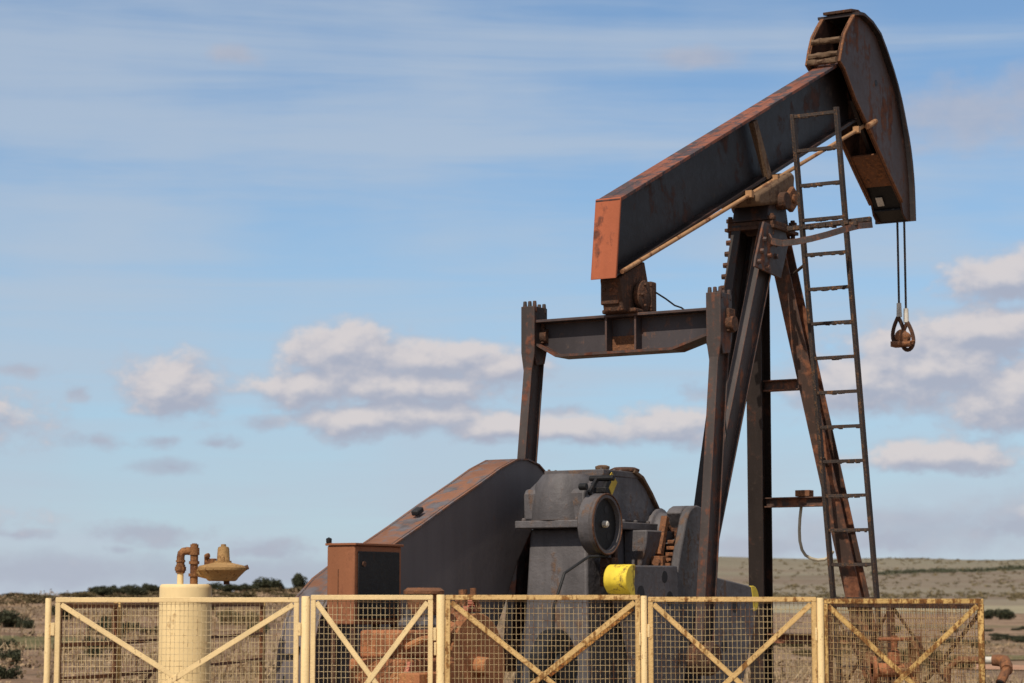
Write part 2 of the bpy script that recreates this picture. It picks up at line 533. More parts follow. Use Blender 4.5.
def ground_mat():
    m, t, b, out = mat_new('dry_steppe_ground')
    g = t.new('ShaderNodeNewGeometry')
    p = g.outputs['Position']
    big = t.noise(t.mapping(p, (1 / 260, 1 / 170, 0.0)), 1.0, 5, 0.6, 0.4)
    mid = t.noise(t.mapping(p, (1 / 24, 1 / 15, 0.0)), 1.0, 6, 0.62, 0.3)
    small = t.noise(t.mapping(p, (1 / 2.2, 1 / 1.5, 0.0)), 1.0, 6, 0.65)
    fine = t.noise(p, 9.0, 5, 0.6)
    base = t.mix(t.step(mid, 0.38, 0.62), (0.14, 0.085, 0.054), (0.285, 0.19, 0.125))
    base = t.mix(t.step(big, 0.50, 0.62, 0, 0.7), base, (0.12, 0.105, 0.052))
    base = t.mix(t.step(big, 0.47, 0.36, 0, 0.6), base, (0.21, 0.125, 0.085))
    base = t.mix(t.step(small, 0.50, 0.66, 0, 0.6), base, (0.30, 0.245, 0.17))
    base = t.mix(t.step(small, 0.46, 0.34, 0, 0.75), base, (0.06, 0.052, 0.032))
    sy = t.new('ShaderNodeSeparateXYZ')
    t.put(sy.inputs[0], p)
    hillc = t.mix(t.step(t.noise(t.mapping(p, (1 / 700, 1 / 160, 0.0)), 1.0, 6, 0.65), 0.36, 0.62), (0.15, 0.115, 0.088), (0.215, 0.195, 0.145))
    hillc = t.mix(t.step(sy.outputs[2], 22, 44, 0, 0.75), hillc, (0.175, 0.165, 0.118))
    base = t.mix(t.step(sy.outputs[1], 900, 1400, 0, 0.78), base, hillc)
    spk = t.noise(t.mapping(p, (1 / 0.9, 1 / 0.9, 0.0), loc=(9, 3, 0)), 1.0, 4, 0.7)
    base = t.mix(t.step(spk, 0.55, 0.64, 0, 0.7), base, (0.05, 0.038, 0.024))
    base = t.mix(t.step(fine, 0.55, 0.75, 0, 0.35), base, (0.10, 0.075, 0.05))
    t.put(b.inputs['Base Color'], base)
    b.inputs['Roughness'].default_value = 0.95
    b.inputs['Specular IOR Level'].default_value = 0.1
    bp = t.new('ShaderNodeBump')
    bp.inputs['Strength'].default_value = 0.8
    bp.inputs['Distance'].default_value = 0.15
    t.put(bp.inputs['Height'], t.math('MULTIPLY_ADD', fine, 0.3, small))
    t.l.new(bp.outputs[0], b.inputs['Normal'])
    return m


def soil_mat(name, c0, c1, sc):
    m, t, b, out = mat_new(name)
    g = t.new('ShaderNodeNewGeometry')
    n = t.noise(t.mapping(g.outputs['Position'], (sc, sc * 1.6, 0)), 1.0, 7, 0.62)
    t.put(b.inputs['Base Color'], t.mix(t.step(n, 0.35, 0.65), c0, c1))
    b.inputs['Roughness'].default_value = 0.95
    b.inputs['Specular IOR Level'].default_value = 0.1
    return m


def leaf_mat(name, c0, c1):
    m, t, b, out = mat_new(name)
    g = t.new('ShaderNodeNewGeometry')
    n = t.noise(g.outputs['Position'], 1.7, 4, 0.6)
    r = t.math('MULTIPLY_ADD', g.outputs['Random Per Island'], 0.6, t.math('MULTIPLY', n, 0.5))
    t.put(b.inputs['Base Color'], t.mix(t.step(r, 0.25, 0.8), c0, c1))
    b.inputs['Roughness'].default_value = 0.7
    b.inputs['Specular IOR Level'].default_value = 0.2
    return m


M['ground'] = ground_mat()
M['field'] = soil_mat('pale_green_field', (0.23, 0.20, 0.125), (0.29, 0.25, 0.175), 1 / 60)
M['grassland'] = soil_mat('olive_grass_patch', (0.085, 0.08, 0.032), (0.16, 0.13, 0.065), 1 / 3)
M['soil'] = soil_mat('red_bare_soil', (0.30, 0.155, 0.095), (0.42, 0.25, 0.165), 1 / 2.0)
M['gravel'] = soil_mat('pad_gravel', (0.17, 0.125, 0.09), (0.34, 0.26, 0.19), 1 / 0.35)
M['leaf'] = leaf_mat('dark_evergreen_leaf', (0.018, 0.022, 0.012), (0.062, 0.064, 0.034))
M['leaf_olive'] = leaf_mat('olive_scrub_leaf', (0.050, 0.040, 0.018), (0.15, 0.112, 0.055))
M['leaf_dry'] = leaf_mat('dry_scrub_leaf', (0.115, 0.078, 0.044), (0.29, 0.20, 0.12))
M['bark'] = soil_mat('grey_bark', (0.06, 0.045, 0.035), (0.13, 0.10, 0.075), 6)
M['straw'] = leaf_mat('dry_straw', (0.16, 0.115, 0.07), (0.36, 0.27, 0.17))


# ---------------------------------------------------------------- terrain
def sst(a, b, x):
    t = max(0.0, min(1.0, (x - a) / (b - a)))
    return t * t * (3 - 2 * t)


LEFT = [(0, 0), (34, 0), (60, .15), (100, .55), (150, 1.0), (230, 1.75), (262, 1.9), (330, 0), (500, -6), (9000, -10)]
RIGHT = [(0, 0), (36, 0), (80, -.8), (200, -2.5), (450, -4.2), (1000, -4.0), (1300, -1), (1800, 15), (2400, 43), (2900, 55), (3600, 42), (9000, 20)]


def lerp_tab(tab, d):
    for (a, ha), (b, hb) in zip(tab, tab[1:]):
        if d <= b:
            return ha + (hb - ha) * (d - a) / (b - a)
    return tab[-1][1]


def height(x, y):
    d = math.hypot(x, y)
    a = math.atan2(x, y)
    L = 1 - sst(-0.085, 0.045, a) if abs(a) < 1.6 else (1.0 if a < 0 else 0.0)
    hr = lerp_tab(RIGHT, d)
    if d > 1300:
        k = sst(1300, 2300, d)
        hr += k * (4.0 * math.sin(a * 23 + 0.6) + 5.0 * mnoise.noise((x / 420, y / 420, 2)) - 3 * math.cos(a * 9) + 4.5 * math.exp(-((a - 0.17) / 0.03) ** 2))
    hl = lerp_tab(LEFT, d) + 6.0 * max(-0.03, a + 0.19) * sst(90, 230, d) * (1 - sst(300, 420, d))
    h = L * hl + (1 - L) * hr
    k = sst(34, 70, d)
    h += k * (0.16 * mnoise.noise((x / 7, y / 7, 5)) + 0.3 * mnoise.noise((x / 30, y / 30, 9)) * sst(80, 200, d))
    return h


def polar_sheet(name, mat, azs, ds, off=0.0, kind='structure'):
    mb = MB()
    n = len(azs)
    for d in ds:
        for a in azs:
            x, y = d * math.sin(a), d * math.cos(a)
            mb.v.append((x, y, height(x, y) + off))
    for i in range(len(ds) - 1):
        for k in range(n - 1):
            mb.f.append((i * n + k, i * n + k + 1, (i + 1) * n + k + 1, (i + 1) * n + k))
    o = mb.build(name, mat, None, angle=180)
    o['kind'] = kind
    return o


def rng(a, b, n):
    return [a + (b - a) * i / (n - 1) for i in range(n)]


azs = [-PI] + rng(-2.6, -0.45, 16) + rng(-0.4, 0.4, 150) + rng(0.45, 2.6, 16) + [PI]
ds = [0.5, 6, 14, 24] + [30 * (9000 / 30) ** (i / 150) for i in range(151)]
polar_sheet('ground', M['ground'], azs, ds)
polar_sheet('field', M['field'], rng(0.085, 0.42, 40), rng(930, 1240, 10), 0.12)
polar_sheet('dirt_track', M['soil'], rng(0.195, 0.42, 40), rng(62, 77, 8), 0.03)
polar_sheet('grass_field', M['grassland'], rng(-0.40, -0.187, 40), rng(58, 69, 8), 0.03)
polar_sheet('grass_field', M['grassland'], rng(0.20, 0.42, 40), rng(84, 103, 8), 0.03)
# the gravelled pad the machine stands on
pad_o = MB().add([(-4.6, 12.6, 0.006), (5.6, 12.6, 0.006), (7.2, 26.5, 0.006), (-4.0, 26.5, 0.006)], [(0, 1, 2, 3)]).build('gravel_pad', M['gravel'])
pad_o['kind'] = 'structure'


# ---------------------------------------------------------------- vegetation
def crown_mesh(rx, rz, n, size, seed, lobes=7):
    R = random.Random(seed)
    mb = MB()
    cs = []
    for i in range(lobes):
        a = R.uniform(0, 2 * PI)
        q = R.uniform(0.15, 0.8) * rx
        cs.append((q * math.cos(a), q * math.sin(a), R.uniform(0.3, 0.78) * rz, R.uniform(0.28, 0.5)))
    cs.append((0, 0, rz * 0.55, 0.55))
    for i in range(n):
        cx, cy, cz, rr = R.choice(cs)
        d = Vector((R.gauss(0, 1), R.gauss(0, 1), R.gauss(0, 1))).normalized() * (R.random() ** 0.4)
        p = Vector((cx + d.x * rr * rx, cy + d.y * rr * rx, max(0.02, cz + d.z * rr * rz * 0.8)))
        s = size * R.uniform(0.5, 1.3)
        u = Vector((R.gauss(0, 1), R.gauss(0, 1), R.gauss(0, 1))).normalized()
        w = u.orthogonal().normalized()
        v = u.cross(w)
        mb.add([p - w * s, p + v * s * 0.55, p + w * s, p - v * s * 0.55], [(0, 1, 2, 3)])
    return mb


def plant(name, rx, rz, n, size, seed, trunk_h, mat):
    root = empty(name, (0, 0, 0))
    crown_mesh(rx, rz, n, size, seed).build('crown', mat, root, smooth=False)
    R = random.Random(seed + 99)
    t = MB()
    for k in range(4):
        a = R.uniform(0, 2 * PI)
        q = rx * R.uniform(0.2, 0.45)
        t.tube([(0.03 * math.cos(a), 0.03 * math.sin(a), -0.15), (q * 0.3 * math.cos(a), q * 0.3 * math.sin(a), rz * 0.25), (q * math.cos(a), q * math.sin(a), rz * 0.6)],
               [0.07 * rx, 0.05 * rx, 0.015 * rx], 6)
    t.build('trunk', M['bark'], root)
    return root


protos = {
    'tree': [plant('evergreen_tree', 1.6, 2.3, 2600, 0.13, s, 0.5, M['leaf']) for s in (1, 2, 3)],
    'shrub': [plant('dark_shrub', 1.0, 0.9, 1800, 0.07, s, 0.2, M['leaf']) for s in (11, 12, 13)],
    'scrub': [plant('olive_bush', 1.2, 0.75, 1500, 0.09, s, 0.2, M['leaf_olive']) for s in (21, 22, 23)]}
used = set()
RV = random.Random(5)


def place(kind, u, d, sx, sz, label, group):
    src = RV.choice(protos[kind])
    if src.name in used:
        o = copy_tree(src)
    else:
        o = src
        used.add(src.name)
    x = (u - 512) / F_PX * d
    o.location = (x, d, height(x, d) - 0.05)
    o.rotation_euler = (0, 0, RV.uniform(0, 6.28))
    o.scale = (sx, sx, sz)
    tag(o, label, {'tree': 'tree', 'shrub': 'shrub', 'scrub': 'bush'}[kind], group)
    return o


# shrubs on the left slope, nearest first: (u, distance, scale, height scale, label)
for (u, d, sx, sz, lb) in (
        (12, 38.5, .24, .30, 'small dark shrub lowest on the left slope, at the picture corner'),
        (16, 46, .30, .42, 'dark rounded shrub left of the fence end post, second lowest on the slope'),
        (12, 57, .27, .36, 'flat dark shrub below the olive grass patch at far left'),
        (10, 84, .80, .75, 'large dark shrub at the left edge just under the ridge'),
        (30, 80, .42, .45, 'small dark shrub leaning against the large left edge shrub'),
        (68, 92, .55, .8, 'dark shrub seen through the top left corner of the widest mesh panel'),
        (100, 50, .36, .55, 'dark shrub seen through the mesh under the long cream brace')):
    place('shrub', u, d, sx, sz, lb, None)
for i in range(9):
    place('shrub', RV.uniform(66, 158), RV.uniform(60, 130), RV.uniform(.3, .6), RV.uniform(.3, .6),
          'low dark shrub on the dry slope seen through the mesh left of the tank', 'shrubs on the slope left of the tank')
for i in range(8):
    place('shrub', RV.uniform(212, 262), RV.uniform(60, 140), RV.uniform(.3, .7), RV.uniform(.3, .7),
          'low dark shrub on the slope seen through the mesh right of the tank', 'shrubs on the slope right of the tank')
for i in range(14):
    place('tree', 98 + 58 * i / 13 + RV.uniform(-3, 3), RV.uniform(190, 240), RV.uniform(.45, .8), RV.uniform(.30, .44),
          'dark evergreen tree in the clump on the ridge left of the cream tank', 'trees on the ridge left of the tank')
for i in range(7):
    place('tree', 215 + 45 * i / 6 + RV.uniform(-4, 4), RV.uniform(190, 235), RV.uniform(.4, .7), RV.uniform(.3, .45),
          'dark evergreen tree on the ridge under the ochre regulator', 'trees on the ridge right of the tank')
place('tree', 270, 205, .85, .6, 'broad dark tree on the ridge right of the regulator', None)
place('tree', 299, 215, .7, .7, 'dark tree on the ridge touching the rusty cabinet side', None)
for i in range(90):
    place('scrub', RV.uniform(-20, 330), RV.uniform(165, 262), RV.uniform(.8, 1.7), RV.uniform(.3, .7),
          'olive bush along the left skyline ridge', 'bushes along the left ridge')
place('shrub', 997, 640, 5.0, 3.6, 'dark flat shrub just right of the fence corner post', None)
place('shrub', 983, 655, 3.4, 3.2, 'dark shrub half hidden behind the right corner post', None)
place('shrub', 893, 330, 1.0, 1.2, 'small lone shrub on the plain right of the ladder foot', None)
for i in range(12):
    place('shrub', RV.uniform(940, 1030), RV.uniform(180, 420), RV.uniform(.7, 1.6), RV.uniform(.5, .9),
          'low dark shrub out on the right hand plain', 'shrubs on the right plain')
for i in range(14):
    place('scrub', RV.uniform(660, 975), RV.uniform(55, 160), RV.uniform(.35, .8), RV.uniform(.4, .9),
          'olive bush on the plain seen through the right mesh panels', 'bushes behind the right mesh panels')

# far scrub that nobody could count: dark dotted lines on the distant hills
R2 = random.Random(8)
fs = MB()
for i in range(900):
    band = R2.choice((1, 1, 2))
    u = R2.uniform(740, 1060)
    d = (1780 + (u - 880) * 1.2 + R2.gauss(0, 50)) if band == 0 else (R2.uniform(1350, 2500) if band == 1 else 1420 + R2.gauss(0, 40))
    x = (u - 512) / F_PX * d
    z = height(x, d)
    s = R2.uniform(0.5, 1.7)
    for k in range(16):
        p = Vector((x + R2.gauss(0, s * 0.8), d + R2.gauss(0, s), z + abs(R2.gauss(0, s * 0.45))))
        a = Vector((R2.gauss(0, 1), R2.gauss(0, 1), R2.gauss(0, 1))).normalized() * s * 0.45
        b_ = a.orthogonal().normalized() * s * 0.45
        fs.add([p - a, p + b_, p + a, p - b_], [(0, 1, 2, 3)])
fd = MB()
for i in range(420):
    u = R2.uniform(870, 1060)
    d = 1960 + (u - 880) * 0.9 + R2.gauss(0, 28)
    x = (u - 512) / F_PX * d
    z = height(x, d)
    s = R2.uniform(0.7, 2.0)
    for k in range(14):
        p = Vector((x + R2.gauss(0, s * 1.5), d + R2.gauss(0, s), z + abs(R2.gauss(0, s * 0.45))))
        a = Vector((R2.gauss(0, 1), R2.gauss(0, 1), R2.gauss(0, 1))).normalized() * s * 0.45
        b_ = a.orthogonal().normalized() * s * 0.45
        fd.add([p - a, p + b_, p + a, p - b_], [(0, 1, 2, 3)])
o = fd.build('distant_treeline', M['leaf'], smooth=False)
tag(o, 'dark line of far scrub across the middle of the right hill', 'scrub', kind='stuff')
o = fs.build('distant_scrub', M['leaf_olive'], smooth=False)
tag(o, 'dark scrub dotted in bands over the distant hills', 'scrub', kind='stuff')

fs = MB()
for i in range(2600):
    d = 32 + 215 * R2.random() ** 1.25
    u = R2.uniform(-60, 1080)
    x = (u - 512) / F_PX * d
    if math.atan2(x, d) > 0.185 and 42 < d < 84: continue
    if mnoise.noise((x / 14, d / 14, 4)) < -0.12: continue
    z = height(x, d)
    s = R2.uniform(0.10, 0.32) * (0.55 + d / 170)
    for k in range(20):
        p = Vector((x + R2.gauss(0, s), d + R2.gauss(0, s), z + abs(R2.gauss(0, s * 0.4))))
        a = Vector((R2.gauss(0, 1), R2.gauss(0, 1), R2.gauss(0, 1))).normalized() * s * 0.2
        b_ = a.orthogonal().normalized() * s * 0.17
        fs.add([p - a, p + b_, p + a, p - b_], [(0, 1, 2, 3)])
o = fs.build('low_scrub', M['leaf_dry'], smooth=False)
tag(o, 'low brown scrub dotted over the dry slopes', 'scrub', kind='stuff')

# dry grass
gr = MB()
R3 = random.Random(3)
for i in range(5200):
    d = 24 + 110 * R3.random() ** 1.6
    u = R3.uniform(-60, 1090)
    x = (u - 512) / F_PX * d
    if d < 27.5 and -5 < x < 7.4: continue
    if 0.185 < math.atan2(x, d) and 42 < d < 112: continue
    if mnoise.noise((x / 6, d / 6, 1)) < -0.05: continue
    z = height(x, d)
    for k in range(4):
        a = R3.uniform(0, 6.28)
        h = R3.uniform(0.10, 0.34)
        bx, by = x + R3.gauss(0, 0.12), d + R3.gauss(0, 0.12)
        lx, ly = R3.gauss(0, 0.09), R3.gauss(0, 0.09)
        w = 0.02
        gr.add([(bx - w * math.cos(a), by - w * math.sin(a), z - .02), (bx + w * math.cos(a), by + w * math.sin(a), z - .02), (bx + lx, by + ly, z + h)], [(0, 1, 2)])
o = gr.build('dry_grass', M['straw'], smooth=False)
tag(o, 'pale dry grass tufts over the brown ground', 'grass', kind='stuff')

# ---------------------------------------------------------------- the pumpjack (local axes: x = right side, y = towards the head, z = up)
YAW = rad(31)
PJ = empty('oil_pumpjack', ((765 - 512) / F_PX * 20.0, 20.0, 0.0), -YAW)
tag(PJ, 'tall rusty dark oil pumpjack with raised horse head standing inside the fence', 'pumpjack')

# skid
b = MB()
for r in (-0.62, 0.62):
    b.ibeam((r, -6.4, 0.16), (r, 1.9, 0.16), (0, 0, 1), 0.28, 0.18, 0.02, 0.014)
for s in (-6.2, -5.0, -3.9, -2.4, -1.75, 0.0, 1.4, 1.8):
    b.ibeam((-0.61, s, 0.16), (0.61, s, 0.16), (0, 0, 1), 0.22, 0.14, 0.018, 0.012)
skid = b.build('skid', M['rust_dark'], PJ)
b = MB().box((-0.5, -3.95, 0.302), (0.5, -2.2, 0.62))
b.build('pedestal', M['gear'], PJ, 0.01)

# samson post
LEGS = [((-.13, -.13, 4.60), (-.06, -1.66, .30), 'leg', .25, .09), ((.14, -.15, 4.60), (.01, -1.90, .30), 'leg', .25, .085),
        ((-.12, .15, 4.60), (-.60, 1.18, .30), 'leg', .20, .15), ((.08, .15, 4.60), (.60, 1.18, .30), 'leg', .20, .15)]
legs = []
for i, (p0, p1, nm, dp, wd) in enumerate(LEGS):
    legs.append(MB().ibeam(p0, p1, (0, 1, 0), dp, wd, 0.016, 0.012).build('leg', M['leg'] if i == 1 else (M['leg_rust'] if i == 3 else M['leg_shaded']), PJ, 0.003))  # two legs get their shadow from the darker copy


def on_leg(i, z):
    a, c = Vector(LEGS[i][0]), Vector(LEGS[i][1])
    return a + (c - a) * ((z - a.z) / (c.z - a.z))


for z, h in ((3.27, 0.10), (2.23, 0.09), (1.0, 0.09)):
    a, c = on_leg(2, z), on_leg(3, z)
    MB().ibeam(a + Vector((0.07, -0.02, 0)), c + Vector((-0.05, -0.02, 0)), (0, 0, 1), h, 0.09, 0.012, 0.01).build('cross_brace', M['leg_rust'], PJ, 0.002)
for z in (1.05, 2.6):
    a, c = on_leg(0, z), on_leg(1, z)
    MB().ibeam(a + Vector((0.03, 0, 0)), c + Vector((-0.03, 0, 0)), (0, 0, 1), 0.1, 0.09, 0.012, 0.01).build('cross_brace', M['leg'], PJ, 0.002)
# small box standing on the lower cross brace
p = on_leg(2, 2.23)
MB().box((p.x + 0.38, p.y - 0.07, 2.278), (p.x + 0.52, p.y + 0.03, 2.335)).build('junction_box', M['rust'], PJ, 0.004)
# plates with bolts at the head of the post
for sgn in (1,):
    b = MB()
    pl = [(-0.42, 4.62), (0.02, 4.60), (0.10, 4.50), (-0.08, 4.16), (-0.62, 4.20), (-0.60, 4.27)]
    r0 = sgn * 0.195
    b.prism(pl, min(r0, r0 + sgn * 0.02), max(r0, r0 + sgn * 0.02))
    for (s, z) in ((-0.43, 4.46), (-0.49, 4.35), (-0.55, 4.25), (-0.30, 4.44), (-0.34, 4.33), (-0.38, 4.22), (-0.18, 4.45), (-0.2, 4.34)):
        b.bolt((r0 + sgn * 0.02, s, z), (sgn, 0, 0), 0.026, 0.03)
    b.build('gusset_plate', M['leg'], PJ, 0.003)
# bolt heads down the rear leg edge
for k in range(6):
    q = on_leg(0, 4.48 - k * 0.105)
    MB().bolt((q.x - 0.045, q.y - 0.11, q.z), (-1, -0.3, 0), 0.028, 0.04).build('bolt', M['rust_dark'], legs[0])
cap = MB().box((-0.24, -0.27, 4.585), (0.24, 0.26, 4.615)).box((-0.22, -0.25, 4.617), (0.22, 0.22, 4.66))
for r in (-0.2, 0.2):
    for s in (-0.23, 0.22):
        cap.cyl((r, s, 4.53), (r, s, 4.72), 0.022, n=8)
        cap.cyl((r, s, 4.665), (r, s, 4.70), 0.038, n=6)
cap.build('post_cap', M['rust_dark'], PJ, 0.004)

# saddle bearing
TILT = math.atan(0.44)
b = MB()
b.prism([(-0.26, 4.665), (0.20, 4.665), (0.14, 4.86), (-0.02, 4.93), (-0.2, 4.84)], -0.17, 0.17)
sb = b.build('saddle_bearing', M['head_dark'], PJ, 0.008)
MB().cyl((-0.26, -0.02, 4.86), (0.26, -0.02, 4.86), 0.08, n=18).build('saddle_pin', M['rust_dark'], sb, 0.008)
b = MB().prism([(-0.50, 4.79), (-0.46, 4.755), (-0.1, 4.82), (0.13, 4.86), (0.27, 4.95), (0.29, 5.14), (0.22, 5.165), (-0.50, 4.855)], -0.20, 0.20)
b.build('saddle_plate', M['casting'], sb, 0.03, seg=3)
b = MB()
b.prism([(0.06, 4.80), (0.14, 4.78), (0.24, 4.86), (0.26, 4.96), (0.16, 5.02), (0.04, 4.93)], 0.203, 0.245)
b.bolt((0.245, 0.15, 4.9), (1, 0, 0), 0.05, 0.02)
b.build('bearing_cap', M['rust'], sb, 0.01)

# walking beam
top = lambda s: 4.463 + (s + 2.861) * 0.448
bot = lambda s: 3.83 + (s + 2.94) * 0.4315
b = MB().prism([(-2.85, top(-2.85)), (1.95, top(1.95)), (2.02, bot(2.02)), (-2.91, bot(-2.91))], -0.011, 0.011)
beam = b.build('walking_beam', M['beam'], PJ)
MB().strip([(-2.87, top(-2.87)), (1.9, top(1.9))], -0.108, 0.108, -0.028).build('top_flange', M['beam_top'], beam, 0.003)
MB().strip([(-2.93, bot(-2.93)), (2.0, bot(2.0))], -0.108, 0.108, 0.028).build('bottom_flange', M['beam'], beam, 0.003)
b = MB().prism([(-2.862, top(-2.862) + 0.006), (-2.84, top(-2.84) + .006), (-2.925, bot(-2.925) - 0.005), (-2.947, bot(-2.947) - 0.005)], -0.112, 0.112)
b.build('end_plate', M['primer'], beam, 0.004)
cz = lambda s: 3.995 + (s + 2.598) * 0.411
b = MB().tube([(0.13, s, cz(s)) for s in (-2.88, 2.42)], 0.018, 12)
for s in (-0.55, 0.0, 1.9):
    b.box((0.110, s - 0.025, cz(s) - 0.02), (0.17, s + 0.025, cz(s) + 0.04))
b.tube([(0.185, 2.06, cz(2.06) + .0), (0.185, 2.27, cz(2.27))], 0.028, 10)
b.build('conduit', M['pipe_tan'], beam)
b = MB()
b.bar((0.075, -0.33, 5.535), (0.10, -0.08, 5.07), 0.05, 0.09, (0, 1, 0))
b.build('cleat', M['casting'], beam)

# horse head
ARC = [(1.82, 6.99), (1.90, 7.005), (1.978, 7.012), (2.194, 6.98), (2.398, 6.904), (2.55, 6.775), (2.727, 6.599), (2.83, 6.475), (2.917, 6.351), (2.99, 6.22), (3.053, 6.09),
       (3.108, 5.98), (3.151, 5.871), (3.188, 5.74), (3.212, 5.615), (3.229, 5.5), (3.235, 5.373), (3.24, 5.26), (3.243, 5.150)]
BACK = [(3.02, 5.20), (2.974, 5.298), (2.613, 5.544), (2.162, 5.876), (1.795, 6.123), (1.535, 6.365), (1.417, 6.428), (1.475, 6.575), (1.555, 6.728), (1.68, 6.854), (1.80, 6.95)]
head = MB().strip(ARC, -0.215, 0.215, -0.03).build('horse_head', M['head_dark'], PJ, angle=30)
inner = [(s - 0.034 * (1 if z < 6.9 else 0.2), z - (0.034 if z > 6.5 else 0.0)) for s, z in ARC[1:]]
side_poly = inner + [(3.10, 5.15)] + BACK
for sg in (1, -1):
    sp = MB().prism(side_poly, min(0.145 * sg, 0.163 * sg), max(0.145 * sg, 0.163 * sg))
    spo = sp.build('side_plate', M['head'], head, 0.003)
    rim = MB()
    bl = [(1.80, 6.965)] + BACK[::-1][1:-1]
    rim.strip(bl, min(0.142 * sg, 0.182 * sg), max(0.142 * sg, 0.182 * sg), 0.022)
    rim.build('edge_bead', M['rust'], spo, 0.004)
    # eye hole in the plate
    MB().cyl((0.1632 * sg, 2.36, 6.40), (0.1655 * sg, 2.36, 6.40), 0.032, n=16).build('lifting_eye', M['black'], spo)
for (s, z, hh) in ((1.52, 6.665, 0.05), (1.445, 6.51, 0.035), (1.415, 6.44, 0.03)):
    pts = [(-0.15 + 0.3 * i / 10, s + random.uniform(-.004, .004), z) for i in range(11)]
    MB().tube(pts, 0.03, 8, 0.2).build('rung', M['casting'], head)
MB().strip([(1.80, 6.995), (1.98, 7.025), (2.16, 7.0)], -0.15, 0.15, 0.03).build('top_pad', M['rust_dark'], head, 0.006)
MB().strip([(2.43, 5.70), (2.80, 5.45)], -0.143, 0.143, 0.02).build('spacer_plate', M['rust'], head, 0.003)
MB().strip([(3.0, 5.235), (3.20, 5.16)], -0.143, 0.143, 0.02).build('bottom_plate', M['black'], head, 0.003)  # black colour stands in for shade at the bottom of the head
MB().bar((0.0, 2.12, 6.2), (0.0, 3.05, 5.32), 0.04, 0.03).build('inner_strut', M['head_dark'], head)
MB().strip([(2.83, 5.46), (3.06, 5.22)], -0.143, 0.143, 0.012).build('recess_shade', M['black'], head)  # dark sheet added in place of the shade inside the head
MB().bar((-0.05, 2.905, 5.36), (-0.05, 2.975, 5.285), 0.07, 0.006, (0, -1, -1)).build('paper_tag', M['pale'], head)

# bridle: two wire ropes over the head, hanging clear below it
arc_path = [(s + 0.02, z + 0.012) for s, z in ARC[5:]]
bridle = None
for i, (r, zb, dr) in enumerate(((0.005, 4.21, 0.0), (0.078, 4.15, 0.0))):
    pts = [(r, s, z) for s, z in arc_path] + [(r, 3.265, z) for z in (5.0, 4.7, 4.4, zb)]
    w = MB().tube(pts, 0.012, 8).build('wire_rope', M['wire_rope'], PJ)
    MB().cyl((r, 3.265, zb + 0.12), (r, 3.265, zb - 0.02), 0.024, 0.028, 12).build('rope_socket', M['pale'], w)
    c0 = Vector((r + (-0.012 if i == 0 else 0.012), 3.265, zb - 0.02))
    lp = [c0 + Vector((0.080 * math.sin(t) * math.sin(t / 2), 0, -0.140 + 0.140 * math.cos(t))) for t in rng(0.0, 2 * PI, 25)]
    MB().tube(lp, 0.021, 8).build('rope_eye', M['rust_dark'], w)
car = MB()
car.lathe([(0.0, -.06), (0.05, -.055), (0.075, 0), (0.05, .055), (0.0, .06)], (0.025, 3.265, 3.99), (0, 1, 0), 14)
car.cyl((-0.045, 3.21, 3.915), (0.145, 3.21, 3.905), 0.028, n=10)
car.box((-0.07, 3.20, 3.885), (0.11, 3.33, 3.94))
car.lathe([(0.0, -.05), (0.045, -.045), (0.06, 0), (0.045, .045), (0.0, .05)], (0.075, 3.24, 3.975), (0, 1, 0.3), 12)
car.cyl((0.075, 3.21, 3.925), (0.185, 3.21, 3.93), 0.010, n=8)
car.build('carrier_hook', M['rust'], PJ, 0.01)

# equalizer
b = MB()
web = [(-0.78, 3.40), (-0.60, 3.295), (0.44, 3.295), (0.78, 3.40), (0.78, 3.56), (-0.78, 3.56)]
EQS = -2.54
b.prism_y(web, EQS - 0.009, EQS + 0.009)
eq = b.build('equalizer', M['equal'], PJ)
b = MB().box((-0.79, EQS - 0.12, 3.561), (0.79, EQS + 0.12, 3.583))
b.build('top_flange', M['equal'], eq, 0.003)
b = MB()
lw = [(-0.79, 3.402), (-0.60, 3.295), (0.44, 3.295), (0.79, 3.402)]
for (r0, z0), (r1, z1) in zip(lw, lw[1:]):
    b.add([(r0, EQS - .11, z0), (r1, EQS - .11, z1), (r1, EQS + .11, z1), (r0, EQS + .11, z0),
           (r0, EQS - .11, z0 - .02), (r1, EQS - .11, z1 - .02), (r1, EQS + .11, z1 - .02), (r0, EQS + .11, z0 - .02)],
          [(0, 1, 2, 3), (7, 6, 5, 4), (0, 4, 5, 1), (1, 5, 6, 2), (2, 6, 7, 3), (3, 7, 4, 0)])
b.build('bottom_flange', M['pitman'], eq)
for r in (-0.14, 0.12):
    MB().box((r - .008, EQS - .11, 3.297), (r + .008, EQS - .010, 3.559)).build('stiffener', M['equal'], eq)
MB().box((-0.130, EQS - .022, 3.30), (0.110, EQS - .0095, 3.42)).build('rusty_patch_plate', M['rust'], eq, 0.003)
for sg in (-1, 1):
    MB().cyl((sg * 0.72, EQS, 3.46), (sg * 0.93, EQS, 3.46), 0.06, n=16).build('wrist_pin', M['rust_dark'], eq)

